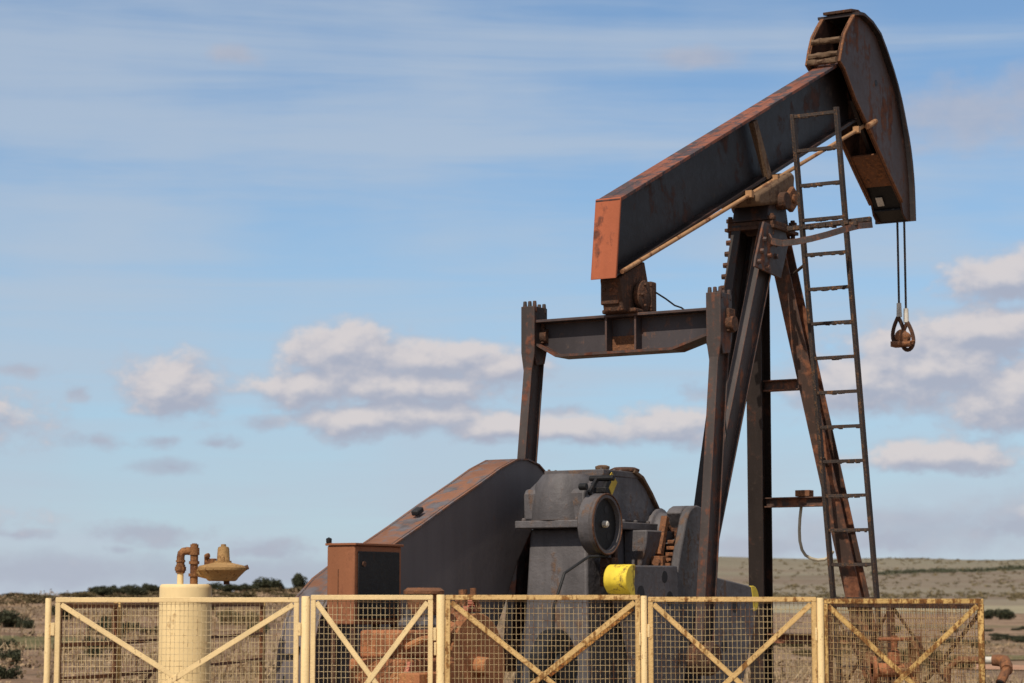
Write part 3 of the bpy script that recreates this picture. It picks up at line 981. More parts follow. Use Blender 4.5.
# equalizer bearing between beam tail and equalizer
b = MB()
b.prism([(-2.78, 3.585), (-2.36, 3.585), (-2.34, 3.80), (-2.42, 4.02), (-2.66, 3.93), (-2.84, 3.84)], -0.09, 0.09)
b.box((-0.15, EQS - .16, 3.584), (0.15, EQS + .18, 3.62))
eb = b.build('equalizer_bearing', M['rust_dark'], PJ, 0.012)
b = MB().lathe([(0.0, 0), (0.10, 0), (0.125, .02), (0.125, .06), (0.09, .075), (0.05, .08), (0.0, .085)], (0.09, EQS + 0.02, 3.73), (1, 0, 0), 22)
for k in range(6):
    a = k * PI / 3
    b.bolt((0.165, EQS + 0.02 + 0.095 * math.cos(a), 3.73 + 0.095 * math.sin(a)), (1, 0, 0), 0.014, 0.015)
b.build('bearing_cap', M['rust_dark'], eb, 0.004)
MB().box((0.10, EQS + 0.06, 3.61), (0.18, EQS + 0.15, 3.85)).build('bearing_block', M['rust_dark'], eb, 0.012)
MB().box((-0.10, EQS - 0.27, 3.64), (0.06, EQS - 0.235, 3.80)).bolt((0.0, EQS - 0.27, 3.76), (0, -1, 0), 0.022, 0.02).bolt((-0.06, EQS - 0.27, 3.76), (0, -1, 0), 0.022, 0.02).build('front_cover', M['rust_dark'], eb, 0.012)
MB().tube([(0.18, EQS + 0.12, 3.77), (0.2, -2.27, 3.73), (0.2, -2.12, 3.695), (0.2, -2.0, 3.69), (0.28, -1.9, 3.60), (0.3, -1.5, 3.2), (0.3, -1.38, 2.6)], 0.007, 6).build('cable', M['rubber'], eb)

# pitman arms
PIN = (-2.90, 0.92)
for sg in (-1, 1):
    r = 0.815 if sg > 0 else -0.835
    b = MB().ibeam((r, EQS - 0.02, 3.40), (r, PIN[0], PIN[1] + .1), (0, 1, 0), 0.19, 0.075, 0.012, 0.009)
    pm = b.build('pitman_arm', M['pitman'], PJ, 0.003)
    b = MB()
    b.prism_y([(r - .062, 3.695), (r + .062, 3.695), (r + .062, 3.32), (r + .038, 3.16), (r - .038, 3.16), (r - .062, 3.32)], EQS - .145, EQS - .127)
    for q in (-1, 1):
        b.prism([(EQS - .126, 3.695), (EQS + .07, 3.695), (EQS + .07, 3.36), (EQS + .03, 3.24), (EQS - .09, 3.22), (EQS - .126, 3.30)], r + q * 0.048 - .010, r + q * 0.048 + .010)
    for dr in (-.045, 0.0, .045):
        b.cyl((r + dr, EQS - .11, 3.65), (r + dr, EQS - .11, 3.74), 0.022, 0.015, 8)
        b.cyl((r + dr, EQS + .04, 3.65), (r + dr, EQS + .04, 3.73), 0.022, 0.015, 8)
    b.build('fork', M['pitman'], pm, 0.005)
    b = MB().box((r + .059, EQS - .04, 3.40), (r + .085, EQS + .07, 3.58)).cyl((r - .09, EQS, 3.46), (r + .10, EQS, 3.46), 0.05, n=14)
    b.build('pin_keeper', M['rust_dark'], pm, 0.006)
    b = MB().lathe([(0, -.1), (.10, -.1), (.13, -.06), (.13, .06), (.10, .1), (0, .1)], (r, PIN[0], PIN[1]), (1, 0, 0), 22)
    b.build('wrist_bearing', M['rust_dark'], pm)

# gear reducer
HS, HZ = -2.55, 1.86            # slow shaft
PS, PZ = -3.66, 1.90            # fast shaft
b = MB().prism([(-3.72, 1.935), (-3.725, 2.13), (-3.70, 2.165), (-3.64, 2.175), (-3.55, 2.225), (-3.44, 2.275), (-2.90, 2.285), (-2.76, 2.21), (-2.62, 2.08), (-2.50, 1.97), (-2.2, 1.935)], -0.26, 0.26)
gear = b.build('gear_reducer', M['gear'], PJ, 0.045, seg=4)
b = MB().lathe([(0, 0), (.262, 0), (.258, .10), (.245, .19), (.22, .28), (.17, .345), (0, .35)], (-0.005, -3.535, 1.933), (0, 0, 1), 40)
b.build('pinion_cover', M['gear'], gear, angle=50)
b = MB().box((-0.245, -3.44, 2.270), (0.265, -2.86, 2.318))
for k in range(6):
    for r in (-.25, .25):
        b.bolt((r * .9, -3.40 + k * .10, 2.317), (0, 0, 1), 0.014, 0.014)
b.build('inspection_lid', M['gear'], gear, 0.008)
b = MB().box((-0.295, -3.79, 1.875), (0.33, -2.12, 1.932))
for k in range(4):
    b.bolt((-0.23 + k * 0.15, -3.765, 1.93), (0, 0, 1), 0.02, 0.022)
for k in range(8):
    b.bolt((0.30, -3.6 + k * 0.2, 1.93), (0, 0, 1), 0.02, 0.022)
    b.bolt((-0.275, -3.6 + k * 0.2, 1.93), (0, 0, 1), 0.02, 0.022)
b.build('split_flange', M['gear'], gear, 0.008)
b = MB()
b.add([(-.24, -3.66, 1.874), (.24, -3.66, 1.874), (.24, -2.2, 1.874), (-.24, -2.2, 1.874), (-.29, -3.72, 0.62), (.29, -3.72, 0.62), (.29, -2.15, 0.62), (-.29, -2.15, 0.62)],
      [(0, 1, 2, 3), (7, 6, 5, 4), (0, 4, 5, 1), (1, 5, 6, 2), (2, 6, 7, 3), (3, 7, 4, 0)])
b.build('lower_housing', M['gear'], gear, 0.02)
for sg in (-1, 1):
    b = MB().lathe([(0.0, 0), (.20, 0), (.20, .03), (.16, .05), (.15, .12), (0, .12)], (sg * .255, HS, HZ), (sg, 0, 0), 26)
    b.prism_y([(sg * .25, 1.873), (sg * .45, 1.873), (sg * .44, 1.76), (sg * .36, 1.50), (sg * .32, .63), (sg * .25, .63)], -3.10, -2.30)
    b.build('bearing_boss', M['gear'], gear, 0.012)
    MB().lathe([(0.0, 0), (.155, 0), (.175, .02), (.175, .05), (.13, .065), (.13, .16), (0, .16)], (sg * .376, HS, HZ), (sg, 0, 0), 26).build('seal_collar', M['rust_dark'], gear)
# raised rim on the bull gear cover
b = MB().strip([(-2.98, 2.31), (-2.84, 2.265), (-2.70, 2.15), (-2.58, 2.03), (-2.48, 1.96)], -0.285, 0.285, 0.03)
b.build('cover_rim', M['casting'], gear, 0.006)
b = MB().lathe([(.10, 0), (.115, .015), (.115, .03), (.08, .045), (0, .05)], (0.17, -2.93, 2.312), (0, 0, 1), 16)
b.build('filler_cap', M['rust_dark'], gear)
b = MB().cyl((0.18, -3.30, 2.29), (0.18, -3.30, 2.325), 0.03, n=12).lathe([(.05, 0), (.055, .01), (.055, .024), (.03, .034), (0, .036)], (0.18, -3.30, 2.322), (0, 0, 1), 16)
b.build('breather', M['casting'], gear)
b = MB().prism([(-3.42, 2.225), (-3.335, 2.300), (-3.25, 2.225), (-3.335, 2.125)], 0.275, 0.281)
b.build('warning_sign', M['sign'], gear, 0.001)
MB().box((0.268, -3.35, 2.1), (0.274, -3.32, 2.3)).build('sign_post', M['black'], gear)
# brake drum on the fast shaft
b = MB().lathe([(.06, 0), (.215, 0), (.225, .010), (.225, .095), (.217, .105), (.217, .115), (.227, .122), (.220, .132), (.192, .132), (.188, .095), (.06, .095), (0, .095)], (0.285, PS, PZ), (1, 0, 0), 44)
drum = b.build('brake_drum', M['gear'], PJ, 0.0, angle=30)
b = MB().lathe([(.186, 0), (.186, .004), (0.0, .004)], (0.3805, PS, PZ), (1, 0, 0), 36)
b.build('drum_web', M['black'], drum)
MB().lathe([(.026, 0), (.025, .03), (.015, .04), (0, .04)], (0.384, PS, PZ), (1, 0, 0), 16).build('hub', M['pale'], drum)
b = MB()
for k in range(3):
    a = rad(70 + k * 120)
    b.cyl((0.3850, PS + 0.115 * math.cos(a), PZ + 0.115 * math.sin(a)), (0.3865, PS + 0.115 * math.cos(a), PZ + 0.115 * math.sin(a)), 0.03, n=14)
b.build('drum_hole', M['rubber'], drum)
ring = [(0.417, PS + 0.220 * math.cos(2 * PI * k / 48), PZ + 0.220 * math.sin(2 * PI * k / 48)) for k in range(48)]
MB().tube(ring, 0.007, 8, closed=True).build('drum_rim', M['rust_dark'], drum)
b = MB()
b.bar((0.32, PS - 0.10, PZ + 0.22), (0.32, PS + 0.02, PZ + 0.33), 0.022, 0.035)
b.bar((0.38, PS + 0.00, PZ + 0.23), (0.38, PS + 0.10, PZ + 0.33), 0.025, 0.045)
b.cyl((0.24, PS + 0.06, PZ + 0.34), (0.44, PS + 0.06, PZ + 0.34), 0.022, n=10)
b.cyl((0.27, PS - 0.15, PZ + 0.27), (0.33, PS - 0.15, PZ + 0.27), 0.026, n=12)
b.box((0.30, PS - 0.01, PZ + 0.23), (0.41, PS + 0.04, PZ + 0.27))
b.build('brake_caliper', M['black'], drum, 0.005)
b = MB().tube([(0.40, PS + 0.03, PZ - 0.23), (0.38, PS - 0.22, PZ - 0.24), (0.34, PS - 0.5, PZ - 0.36), (0.32, PS - 0.62, PZ - 0.6), (0.3, PS - 0.6, PZ - 0.95), (0.3, PS - 0.5, 0.4)], 0.011, 8)
b.build('brake_cable', M['rubber'], drum)
b = MB().box((0.30, -3.56, 1.45), (0.40, -3.46, 1.66)).cyl((0.35, -3.60, 1.62), (0.35, -3.42, 1.62), .035, n=12).box((0.29, -3.38, 1.40), (0.33, -3.34, 1.75))
b.build('brake_linkage', M['rust_dark'], drum, 0.006)

b = MB().lathe([(0, 0), (.24, 0), (.265, .02), (.265, .10), (.24, .12), (.10, .10), (.09, .14), (0, .14)], (0.27, -4.30, 0.88), (1, 0, 0), 36)
b.build('drive_pulley', M['black'], PJ, angle=30)

# cranks and counterweights
dv = Vector((PIN[0] - HS, PIN[1] - HZ)).normalized()      # pointing down the crank, in (s, z)
nv = Vector((-dv.y, dv.x))                                 # towards the front


def crank_pt(a, c):
    """a along the crank from the shaft, c across it, positive to the front"""
    q = Vector((HS - 0.06, HZ)) + dv * a + nv * c
    return (q.x, q.y)


for sg in (1, -1):
    lo, hi = (0.56, 0.63) if sg > 0 else (-0.63, -0.56)
    hub = [crank_pt(-0.21 * math.cos(t), -0.21 * math.sin(t)) for t in rng(rad(-80), rad(80), 11)]
    poly = hub + [crank_pt(0.25, -0.22), crank_pt(1.45, -0.20), crank_pt(1.5, 0.0), crank_pt(1.45, 0.16), crank_pt(0.25, 0.16)]
    cr = MB().prism(poly, lo, hi).build('crank_arm', M['gear'], PJ, 0.012)
    hb = hub[1:-1] + [crank_pt(0.16, 0.19), crank_pt(0.16, -0.19)]
    MB().prism(hb, min(sg * .43, sg * .558), max(sg * .43, sg * .558)).build('hub_block', M['gear'], cr, 0.012)
    face = hi if sg > 0 else lo
    b = MB()
    for k in range(26):      # toothed rack along the rear edge
        s, z = crank_pt(0.30 + k * 0.042, -0.218 + 0.0006 * k)
        b.box((min(sg * .52, sg * .559), s - .012, z - .011), (max(sg * .52, sg * .559), s + .03, z + .011))
    b.build('tooth_rack', M['rust'], cr)
    b = MB()
    for k in range(4):
        s, z = crank_pt(0.14 + k * 0.05, -0.17)
        b.box((min(sg * .485, sg * .555), s - .02, z - .014), (max(sg * .485, sg * .555), s + .02, z + .014))
    s0, z0 = crank_pt(-0.05, -0.21)
    s1, z1 = crank_pt(0.26, -0.21)
    b.bar((sg * .445, s0, z0), (sg * .445, s1, z1), 0.05, 0.05, (0, 1, 0))
    b.box((min(sg * .41, sg * .51), s1 - .07, 1.60), (max(sg * .41, sg * .51), s1 + .03, 1.68))
    b.cyl((sg * .46, s1 - .09, 1.63), (sg * .46, s1 - .05, 1.63), .035, n=6)
    b.build('clamp_bolts', M['rust'], cr, 0.004)
    for rear in ((True, False) if sg > 0 else (False,)):
        if rear:
            o1 = [(-2.985, 1.605), (-3.60, 1.60)] + [(-3.70 + 0.11 * math.cos(t), 1.49 + 0.11 * math.sin(t)) for t in rng(rad(80), rad(185), 8)] + [(-3.80, 1.45), (-3.70, 1.35), (-3.60, 1.22), (-3.45, 0.9), (-3.32, 0.62), (-3.10, 0.45), (-2.95, 1.0)]
        else:
            o1 = [(-2.36, 1.53), (-2.52, 0.9), (-2.66, 0.42), (-2.2, 0.42), (-1.86, 0.7), (-1.66, 1.1), (-1.575, 1.3)] + [(-1.66 + 0.10 * math.cos(t), 1.355 + 0.10 * math.sin(t)) for t in rng(rad(-5), rad(85), 6)]
        w0, w1 = (0.465, 0.645) if sg > 0 else (-0.645, -0.465)
        cw = MB().prism(o1, w0, w1).build('counterweight', M['gear'], PJ, 0.012)
        # yellow painted end: a thin steel cap over the outer end
        if sg < 0: continue
        if rear:
            cp = [(-3.66, 1.606)] + [(-3.70 + 0.114 * math.cos(t), 1.492 + 0.114 * math.sin(t)) for t in rng(rad(80), rad(185), 8)] + [(-3.804, 1.448), (-3.70, 1.345), (-3.66, 1.37), (-3.68, 1.46)]
        else:
            cp = [(-1.66 + 0.106 * math.cos(t), 1.357 + 0.106 * math.sin(t)) for t in rng(rad(-5), rad(85), 6)] + [(-1.70, 1.462), (-1.67, 1.35), (-1.66, 1.26), (-1.588, 1.27)]
        MB().prism(cp, w0 - 0.003, w1 + 0.003).build('yellow_end', M['yellow'], cw, 0.006)
        for (s, z, q) in (((-3.20, 1.52, .045), (-3.12, 1.36, .055), (-3.58, 1.40, .055)) if rear else ((-2.0, 1.3, .05), (-2.2, 1.0, .05))):
            fx = w1 if sg > 0 else w0
            MB().cyl((fx - .001, s, z), (fx + .0025 * sg, s, z), q, n=18).build('casting_hole', M['rubber'], cw)

# belt guard
GP = [(-2.855, 2.284), (-2.902, 2.345), (-3.01, 2.402), (-3.178, 2.434), (-3.34, 2.425), (-3.58, 2.345), (-3.866, 2.222), (-4.281, 2.053), (-4.677, 1.882), (-5.12, 1.70), (-5.363, 1.61), (-5.60, 1.50),
      (-5.79, 1.37), (-5.91, 1.22), (-5.98, 1.02), (-6.0, 0.8), (-5.95, 0.6), (-5.83, 0.45), (-5.65, 0.36)]
GP2 = [(-4.6, 0.36), (-3.9, 0.75), (-3.50, 1.33), (-3.314, 1.653), (-3.042, 1.966), (-2.887, 2.127)]
gd = MB().prism(GP + GP2, -0.57, -0.55)
guard = gd.build('belt_guard', M['guard'], PJ, 0.003)
MB().prism(GP + GP2, -0.81, -0.79).build('back_plate', M['guard'], guard, 0.003)
cut = 12
MB().strip(GP[:cut + 1], -0.825, -0.535, 0.012).build('rim_top', M['guard_rim'], guard, angle=30)
MB().strip(GP[cut:], -0.825, -0.535, 0.012).build('rim_end', M['guard'], guard, angle=30)
MB().strip(GP2, -0.81, -0.55, 0.012).build('rim_bottom', M['guard'], guard)
MB().strip([(-4.48, 1.985), (-4.56, 1.95)], -0.70, -0.64, -0.04).build('lug', M['rubber'], guard, 0.01)
b = MB()
for (r, z, w, h) in ((-.785, .985, .018, .012), (-.765, .975, .02, .02), (-.745, .972, .03, .024), (-.71, .975, .03, .02), (-.68, .985, .022, .02), (-.66, 1.01, .02, .035), (-.76, .80, .016, .05)):
    b.box((r, -6.0045, z), (r + w, -5.98, z + h))
b.build('stencil_mark', M['rubber'], guard)
# guard posts
b = MB()
for s in (-5.4, -4.2):
    b.bar((-0.72, s, 0.16), (-0.72, s, 1.2), 0.08, 0.08, (0, 1, 0))
b.build('guard_stay', M['rust_dark'], guard)

# ladder
LB, LT = Vector((0.6, 0.78, 0.02)), Vector((0.6, -0.185, 5.60))


def lad(z):
    return LB + (LT - LB) * ((z - LB.z) / (LT.z - LB.z))


ladder = empty('ladder', (0, 0, 0))
ladder.parent = PJ
for sg in (-1, 1):
    MB().bar(LB + Vector((sg * .205, 0, 0)), LT + Vector((sg * .205, 0, 0.01 * sg)), 0.032, 0.065, (0, 1, 0)).build('side_rail', M['ladder'], ladder, 0.003)
z = 0.46
zs = []
while z < 5.62:
    zs.append(z)
    z += 0.3005
for zi in zs:
    c = lad(min(zi, 5.59))
    rg = MB().bar((c.x - .19, c.y, c.z), (c.x + .19, c.y, c.z), 0.034, 0.028, (0, 0, 1))
    for k in range(9):      # flakes of rust and grease hanging under the bar
        q = random.uniform(-.18, .15)
        rg.box((c.x + q, c.y - .014, c.z - .014 - random.uniform(.003, .010)), (c.x + q + random.uniform(.01, .04), c.y + .014, c.z - .012))
    rg.build('rung', M['ladder'], ladder)
for zi in (4.3, 2.6, 1.2):
    c = lad(zi)
    q = on_leg(3, zi - .1)
    MB().bar((c.x - .19, c.y, c.z), (q.x, q.y, q.z), 0.03, 0.012).build('ladder_bracket', M['ladder'], ladder)
# hoop platform round the ladder
b = MB()
hp = [(0.222, -0.34, 4.50), (0.30, -0.46, 4.435), (0.42, -0.50, 4.40), (0.55, -0.49, 4.405), (0.66, -0.43, 4.43), (0.76, -0.33, 4.47), (0.85, -0.17, 4.53), (0.92, 0.0, 4.58), (0.985, 0.14, 4.605)]
fine = []
for i in range(len(hp) - 1):
    for k in range(4):
        fine.append(Vector(hp[i]).lerp(Vector(hp[i + 1]), k / 4))
fine.append(Vector(hp[-1]))
for a, c in zip(fine, fine[1:]):
    b.bar(a, c + (c - a) * 0.06, 0.012, 0.055)
hoop = b.build('hoop', M['leg'], PJ)
b = MB().bar((0.23, 0.04, 4.615), (0.98, 0.14, 4.655), 0.06, 0.04)
b.build('hoop_chord', M['ladder'], hoop, 0.003)
b = MB()
for k in range(14):
    r = 0.42 + k * 0.036
    b.box((r, -0.06 + random.uniform(-.01, .01), 4.59 + random.uniform(-.01, .01)), (r + .034, 0.02, 4.615 + random.uniform(-.005, .012)))
b.build('crusted_tread', M['ladder'], hoop)

# hose hanging from the lower brace
hp = [(2.617, 2.19), (2.603, 2.08), (2.597, 1.975), (2.60, 1.88), (2.618, 1.80), (2.65, 1.75), (2.70, 1.722), (2.76, 1.708), (2.82, 1.714), (2.87, 1.742), (2.90, 1.79)]
ho = MB().tube([(x, 20.62, z) for x, z in hp], 0.014, 8).build('hose', M['hose'])
tag(ho, 'pale hose hanging in a loop from the lower cross brace', 'hose')

# ---------------------------------------------------------------- things by the machine
CB = empty('control_cabinet', PJ.location + Vector((0.018, 0.0, 0.0)), -YAW)
tag(CB, 'rust red metal cabinet with a black door in front of the grey belt guard', 'cabinet')
MB().box((-0.42, -6.02, 1.19), (-0.20, -5.47, 1.705)).build('body', M['cabinet'], CB, 0.008)
MB().box((-0.199, -5.985, 1.23), (-0.189, -5.505, 1.668)).build('door', M['black'], CB, 0.006)
b = MB().box((-0.43, -6.03, 1.706), (-0.185, -5.46, 1.722))
b.build('lid', M['cabinet'], CB, 0.003)
MB().lathe([(.018, 0), (.02, .012), (.02, .03), (0, .04)], (-0.41, -6.015, 1.722), (0, 0, 1), 10).build('lid_knob', M['black'], CB)
MB().box((-0.33, -6.024, 1.22), (-0.327, -6.0205, 1.55)).build('seam', M['rust_dark'], CB)
MB().cyl((-0.189, -5.93, 1.585), (-0.18, -5.93, 1.585), 0.018, n=12).build('door_lock', M['rust_dark'], CB)
for (r, s_) in ((-0.40, -6.0), (-0.25, -6.0), (-0.40, -5.52), (-0.25, -5.52)):
    MB().box((r, s_, 0.0), (r + .035, s_ + .035, 1.188)).build('leg', M['rust_dark'], CB, 0.003)

# rusty engine with a round flywheel housing
EN = empty('engine', PJ.location + Vector((-0.16, -0.27, -0.02)), -YAW)
tag(EN, 'rusty orange engine with a round flywheel housing behind the mesh gate', 'engine')
b = MB().box((-0.02, -6.0, 0.45), (0.40, -5.38, 1.0)).box((0.03, -5.95, 1.0), (0.35, -5.42, 1.18))
b.build('engine_block', M['rust_warm'], EN, 0.02)
b = MB().lathe([(0, 0), (.30, 0), (.365, .03), (.365, .11), (.345, .13), (.345, .2), (.33, .215), (.06, .19), (.055, .26), (0, .26)], (0.10, -4.98, 0.93), (1, 0, 0), 44)
fw = b.build('flywheel_housing', M['rust_warm'], EN, angle=30)
MB().lathe([(.345, 0), (.355, .008), (.345, .016)], (0.305, -4.98, 0.93), (1, 0, 0), 44).build('housing_rim', M['rust_lit'], fw)
b = MB().cyl((0.29, -4.98, 0.93), (0.40, -4.98, 0.93), .07, .06, 16)
b.build('output_shaft', M['rust_lit'], fw, 0.008)
b = MB().box((0.12, -4.86, 1.29), (0.21, -4.76, 1.335)).cyl((0.165, -4.81, 1.335), (0.165, -4.81, 1.37), 0.05, n=14)
b.build('pink_cap', M['red_pipe'], fw, 0.008)
b = MB().lathe([(0.10, 0), (.11, .02), (.11, .13), (.135, .14), (.135, .16), (.11, .18), (0, .18)], (0.13, -5.35, 1.27), (0, 0, 1), 22)
b.build('air_cleaner', M['rust'], EN)
b = MB()
for k in range(3):
    s = -5.75 + k * 0.2
    b.lathe([(.055, 0), (.065, .03), (.05, .07), (.02, .08), (.02, .13), (0, .13)], (0.27, s, 1.18), (0, 0, 1), 14)
b.build('cylinder_head', M['gear'], EN)
b = MB()
b.tube([(0.30, -5.9, 1.05), (0.44, -5.85, 1.12), (0.46, -5.6, 1.14), (0.40, -5.4, 1.20), (0.28, -5.3, 1.22)], 0.022, 8)
b.build('pipework', M['rust_lit'], EN)
b = MB().tube([(0.14, -5.06, 1.15), (0.16, -5.02, 1.34), (0.2, -4.98, 1.40), (0.24, -4.9, 1.385), (0.26, -4.86, 1.30)], 0.02, 8).cyl((0.20, -4.98, 1.33), (0.2, -4.98, 1.44), .03, n=10)
b.cyl((0.25, -4.93, 1.39), (0.25, -4.93, 1.45), .022, n=10)
b.build('valve', M['rust'], EN)
b = MB().box((0.40, -6.15, 0.72), (0.62, -5.72, 0.92)).bolt((0.5, -6.15, .86), (0, -1, 0), .016, .01).bolt((0.56, -6.15, .86), (0, -1, 0), .016, .01)
b.build('guard_box', M['rust_lit'], EN, 0.008)
MB().box((0.5, -5.7, 0.3), (0.56, -5.64, 0.98)).box((-0.05, -5.9, 0.31), (0.6, -5.0, 0.44)).build('engine_mount', M['rust_lit'], EN, 0.006)
MB().bar((0.42, -6.2, 0.45), (0.42, -5.95, 0.98), 0.03, 0.03, (0, 1, 0)).build('lever', M['red_pipe'], EN)

# cream tank with pipework and a diaphragm regulator
TY = 14.9
tx = (185.5 - 512) / F_PX * TY * 0.9936
TK = empty('storage_tank', (tx, TY, 0))
tag(TK, 'upright cream cylinder tank carrying rusty pipes and an ochre regulator', 'tank')
b = MB().lathe([(0, 0.0), (.169, 0.0), (.169, 1.425), (.165, 1.444), (.155, 1.452), (0, 1.452)], (0, 0, 0), (0, 0, 1), 48)
b.build('tank_body', M['tank'], TK, angle=50)
MB().lathe([(.1695, 0), (.1725, .004), (.1725, .016), (.1695, .02)], (0, 0, 1.335), (0, 0, 1), 48).build('weld_band', M['tank'], TK)
px = lambda u: (u - 185.5) / F_PX * TY
pz = lambda v: EYE + (600 - v) / F_PX * TY * 1.012
b = MB()
b.tube([(px(180), 0, 1.44), (px(180), 0, pz(573))], 0.021, 12)
b.build('riser', M['tank'], TK)
b = MB()
b.tube([(px(180), 0, pz(574)), (px(180), 0, pz(558)), (px(180.6), 0, pz(554.5)), (px(182.5), 0, pz(552.6)), (px(186), 0, pz(552)), (px(193), 0, pz(552.5))], 0.026, 12)
b.cyl((px(180), 0, pz(573.5)), (px(180), 0, pz(565.5)), 0.031, n=8)
b.cyl((px(180), 0, pz(571.5)), (px(180), 0, pz(567.5)), 0.037, n=8)
b.cyl((px(180), 0, pz(563)), (px(180), 0, pz(561)), 0.031, n=12)
b.tube([(px(193.5), 0, 1.44), (px(193.5), 0, pz(547))], 0.026, 12)
for v0, v1, r in ((551, 545.5, .027), (556, 549, .034), (565, 562, .034), (577, 574, .036)):
    b.cyl((px(193.5), 0, pz(v0)), (px(193.5), 0, pz(v1)), r, n=12)
b.cyl((px(193.5), 0, pz(546)), (px(193.5), 0, pz(544.6)), .018, n=6)
b.build('pipework', M['pipe_rust'], TK)
cx = px(221.5)
reg = MB().lathe([(0, -.07), (.085, -.07), (.098, -.062), (.105, -.05), (.15, -.005), (.158, .0), (.160, .006), (.160, .018), (.15, .022), (.145, .03), (.075, .046), (.06, .05), (.06, .062), (0, .062)], (cx, 0, pz(571)), (0, 0, 1), 36)
reg.cyl((px(198), 0, pz(573)), (cx - .06, 0, pz(573.5)), 0.03, .05, 14)
ro = reg.build('regulator', M['regulator'], TK, angle=25)
MB().lathe([(.046, 0), (.044, .01), (.038, .105), (.034, .118), (.018, .122), (.016, .136), (0, .138)], (cx + px(186.5), 0, pz(566)), (0, 0, 1), 20).build('spring_cap', M['regulator'], ro)
b = MB().box((cx - .09, -.03, pz(567)), (cx - .04, .03, pz(559.5))).cyl((cx - .10, 0, pz(566)), (cx - .10, 0, pz(558)), 0.018, n=10).tube([(cx - .10, 0, pz(560)), (cx - .10, -.02, pz(557)), (cx - .085, -.03, pz(556.5))], .018, 8)
b.build('vent', M['pipe_rust'], ro, 0.003)
MB().cyl((px(197), 0, pz(571)), (px(203), 0, pz(573)), .034, .03, 10).build('union', M['regulator'], ro)
b = MB().cyl((px(244), 0, pz(569)), (px(247.5), 0, pz(567.6)), .016, n=10).cyl((cx + .03, 0, pz(580.5)), (cx + .03, 0, pz(585)), .02, n=10)
b.build('plug', M['rust_dark'], ro)

# elbow pipe outside the fence
PP = empty('flow_pipe', (3.55, 16.0, 0))
tag(PP, 'rusty elbow pipe with a downward open end right of the fence corner', 'pipe')
ux = lambda u: (u - 512) / F_PX * 16.0 - 3.55
uz = lambda v: EYE + (600 - v) / F_PX * 16.0 * 1.012
b = MB().tube([(ux(984), 0.12, uz(659)), (ux(994), 0.1, uz(659))], 0.026, 14)
b.build('nipple', M['pale'], PP)
b = MB().tube([(ux(991), 0.1, uz(659)), (ux(997), 0.08, uz(659)), (ux(1001), 0.05, uz(660)), (ux(1001.5), 0.0, uz(664)), (ux(1000), -0.06, uz(668))], [0.038, 0.042, 0.046, 0.044, 0.042], 16)
b.tube([(ux(1000.5), -0.045, uz(667)), (ux(991), -0.14, uz(680))], 0.033, 16)
b.build('elbow', M['rust'], PP)
MB().cyl((ux(991), -0.141, uz(680)), (ux(990.5), -0.146, uz(680.7)), 0.026, n=16).build('bore', M['rubber'], PP)
b = MB().tube([(ux(984), 0.12, uz(659)), (ux(960), 0.2, uz(659)), (ux(950), 0.25, uz(668)), (ux(948), 0.3, 0.0)], 0.026, 12)
b.build('feed_pipe', M['rust'], PP)

# red valve and a stub pipe seen through the last mesh panel
VY = 16.2
VV = empty('gate_valve', ((891 - 512) / F_PX * VY, VY, 0))
tag(VV, 'rusty gate valve with a hand wheel behind the rustiest mesh panel', 'valve')
MB().tube([(-0.16, 0, 0.86), (0.16, 0, 0.86)], 0.05, 14).build('body', M['rust_warm'], VV)
b = MB().lathe([(0, 0), (.10, 0), (.10, .025), (0, .025)], (-0.16, 0, 0.86), (1, 0, 0), 20)
b.build('flange', M['rust_warm'], VV)
MB().lathe([(.05, 0), (.05, .08), (.022, .10), (.022, .2), (0, .2)], (0, 0, 0.90), (0, 0, 1), 16).build('bonnet', M['rust_warm'], VV)
MB().tube([(0.11 * math.cos(2 * PI * k / 24), 0.11 * math.sin(2 * PI * k / 24), 1.075) for k in range(24)], 0.012, 8, closed=True).bar((-.11, 0, 1.075), (.11, 0, 1.075), .015, .012).build('hand_wheel', M['rust_warm'], VV)
MB().cyl((0.0, 0.02, 0.0), (0.0, 0.02, 0.82), 0.035, n=12).build('support', M['rust_dark'], VV)
q = empty('stub_pipe', ((911 - 512) / F_PX * 16.5, 16.5, 0))
tag(q, 'upright rusty stub pipe with a collar behind the rustiest mesh panel', 'pipe')
MB().cyl((0, 0, 0), (0, 0, 1.06), 0.035, n=14).build('tube', M['rust_lit'], q)
MB().cyl((0, 0, 1.0), (0, 0, 1.09), 0.05, n=14).build('collar', M['rust'], q)

# ---------------------------------------------------------------- fence
FY = 14.2
fx = lambda u: (u - 512) / F_PX * FY * 0.9936


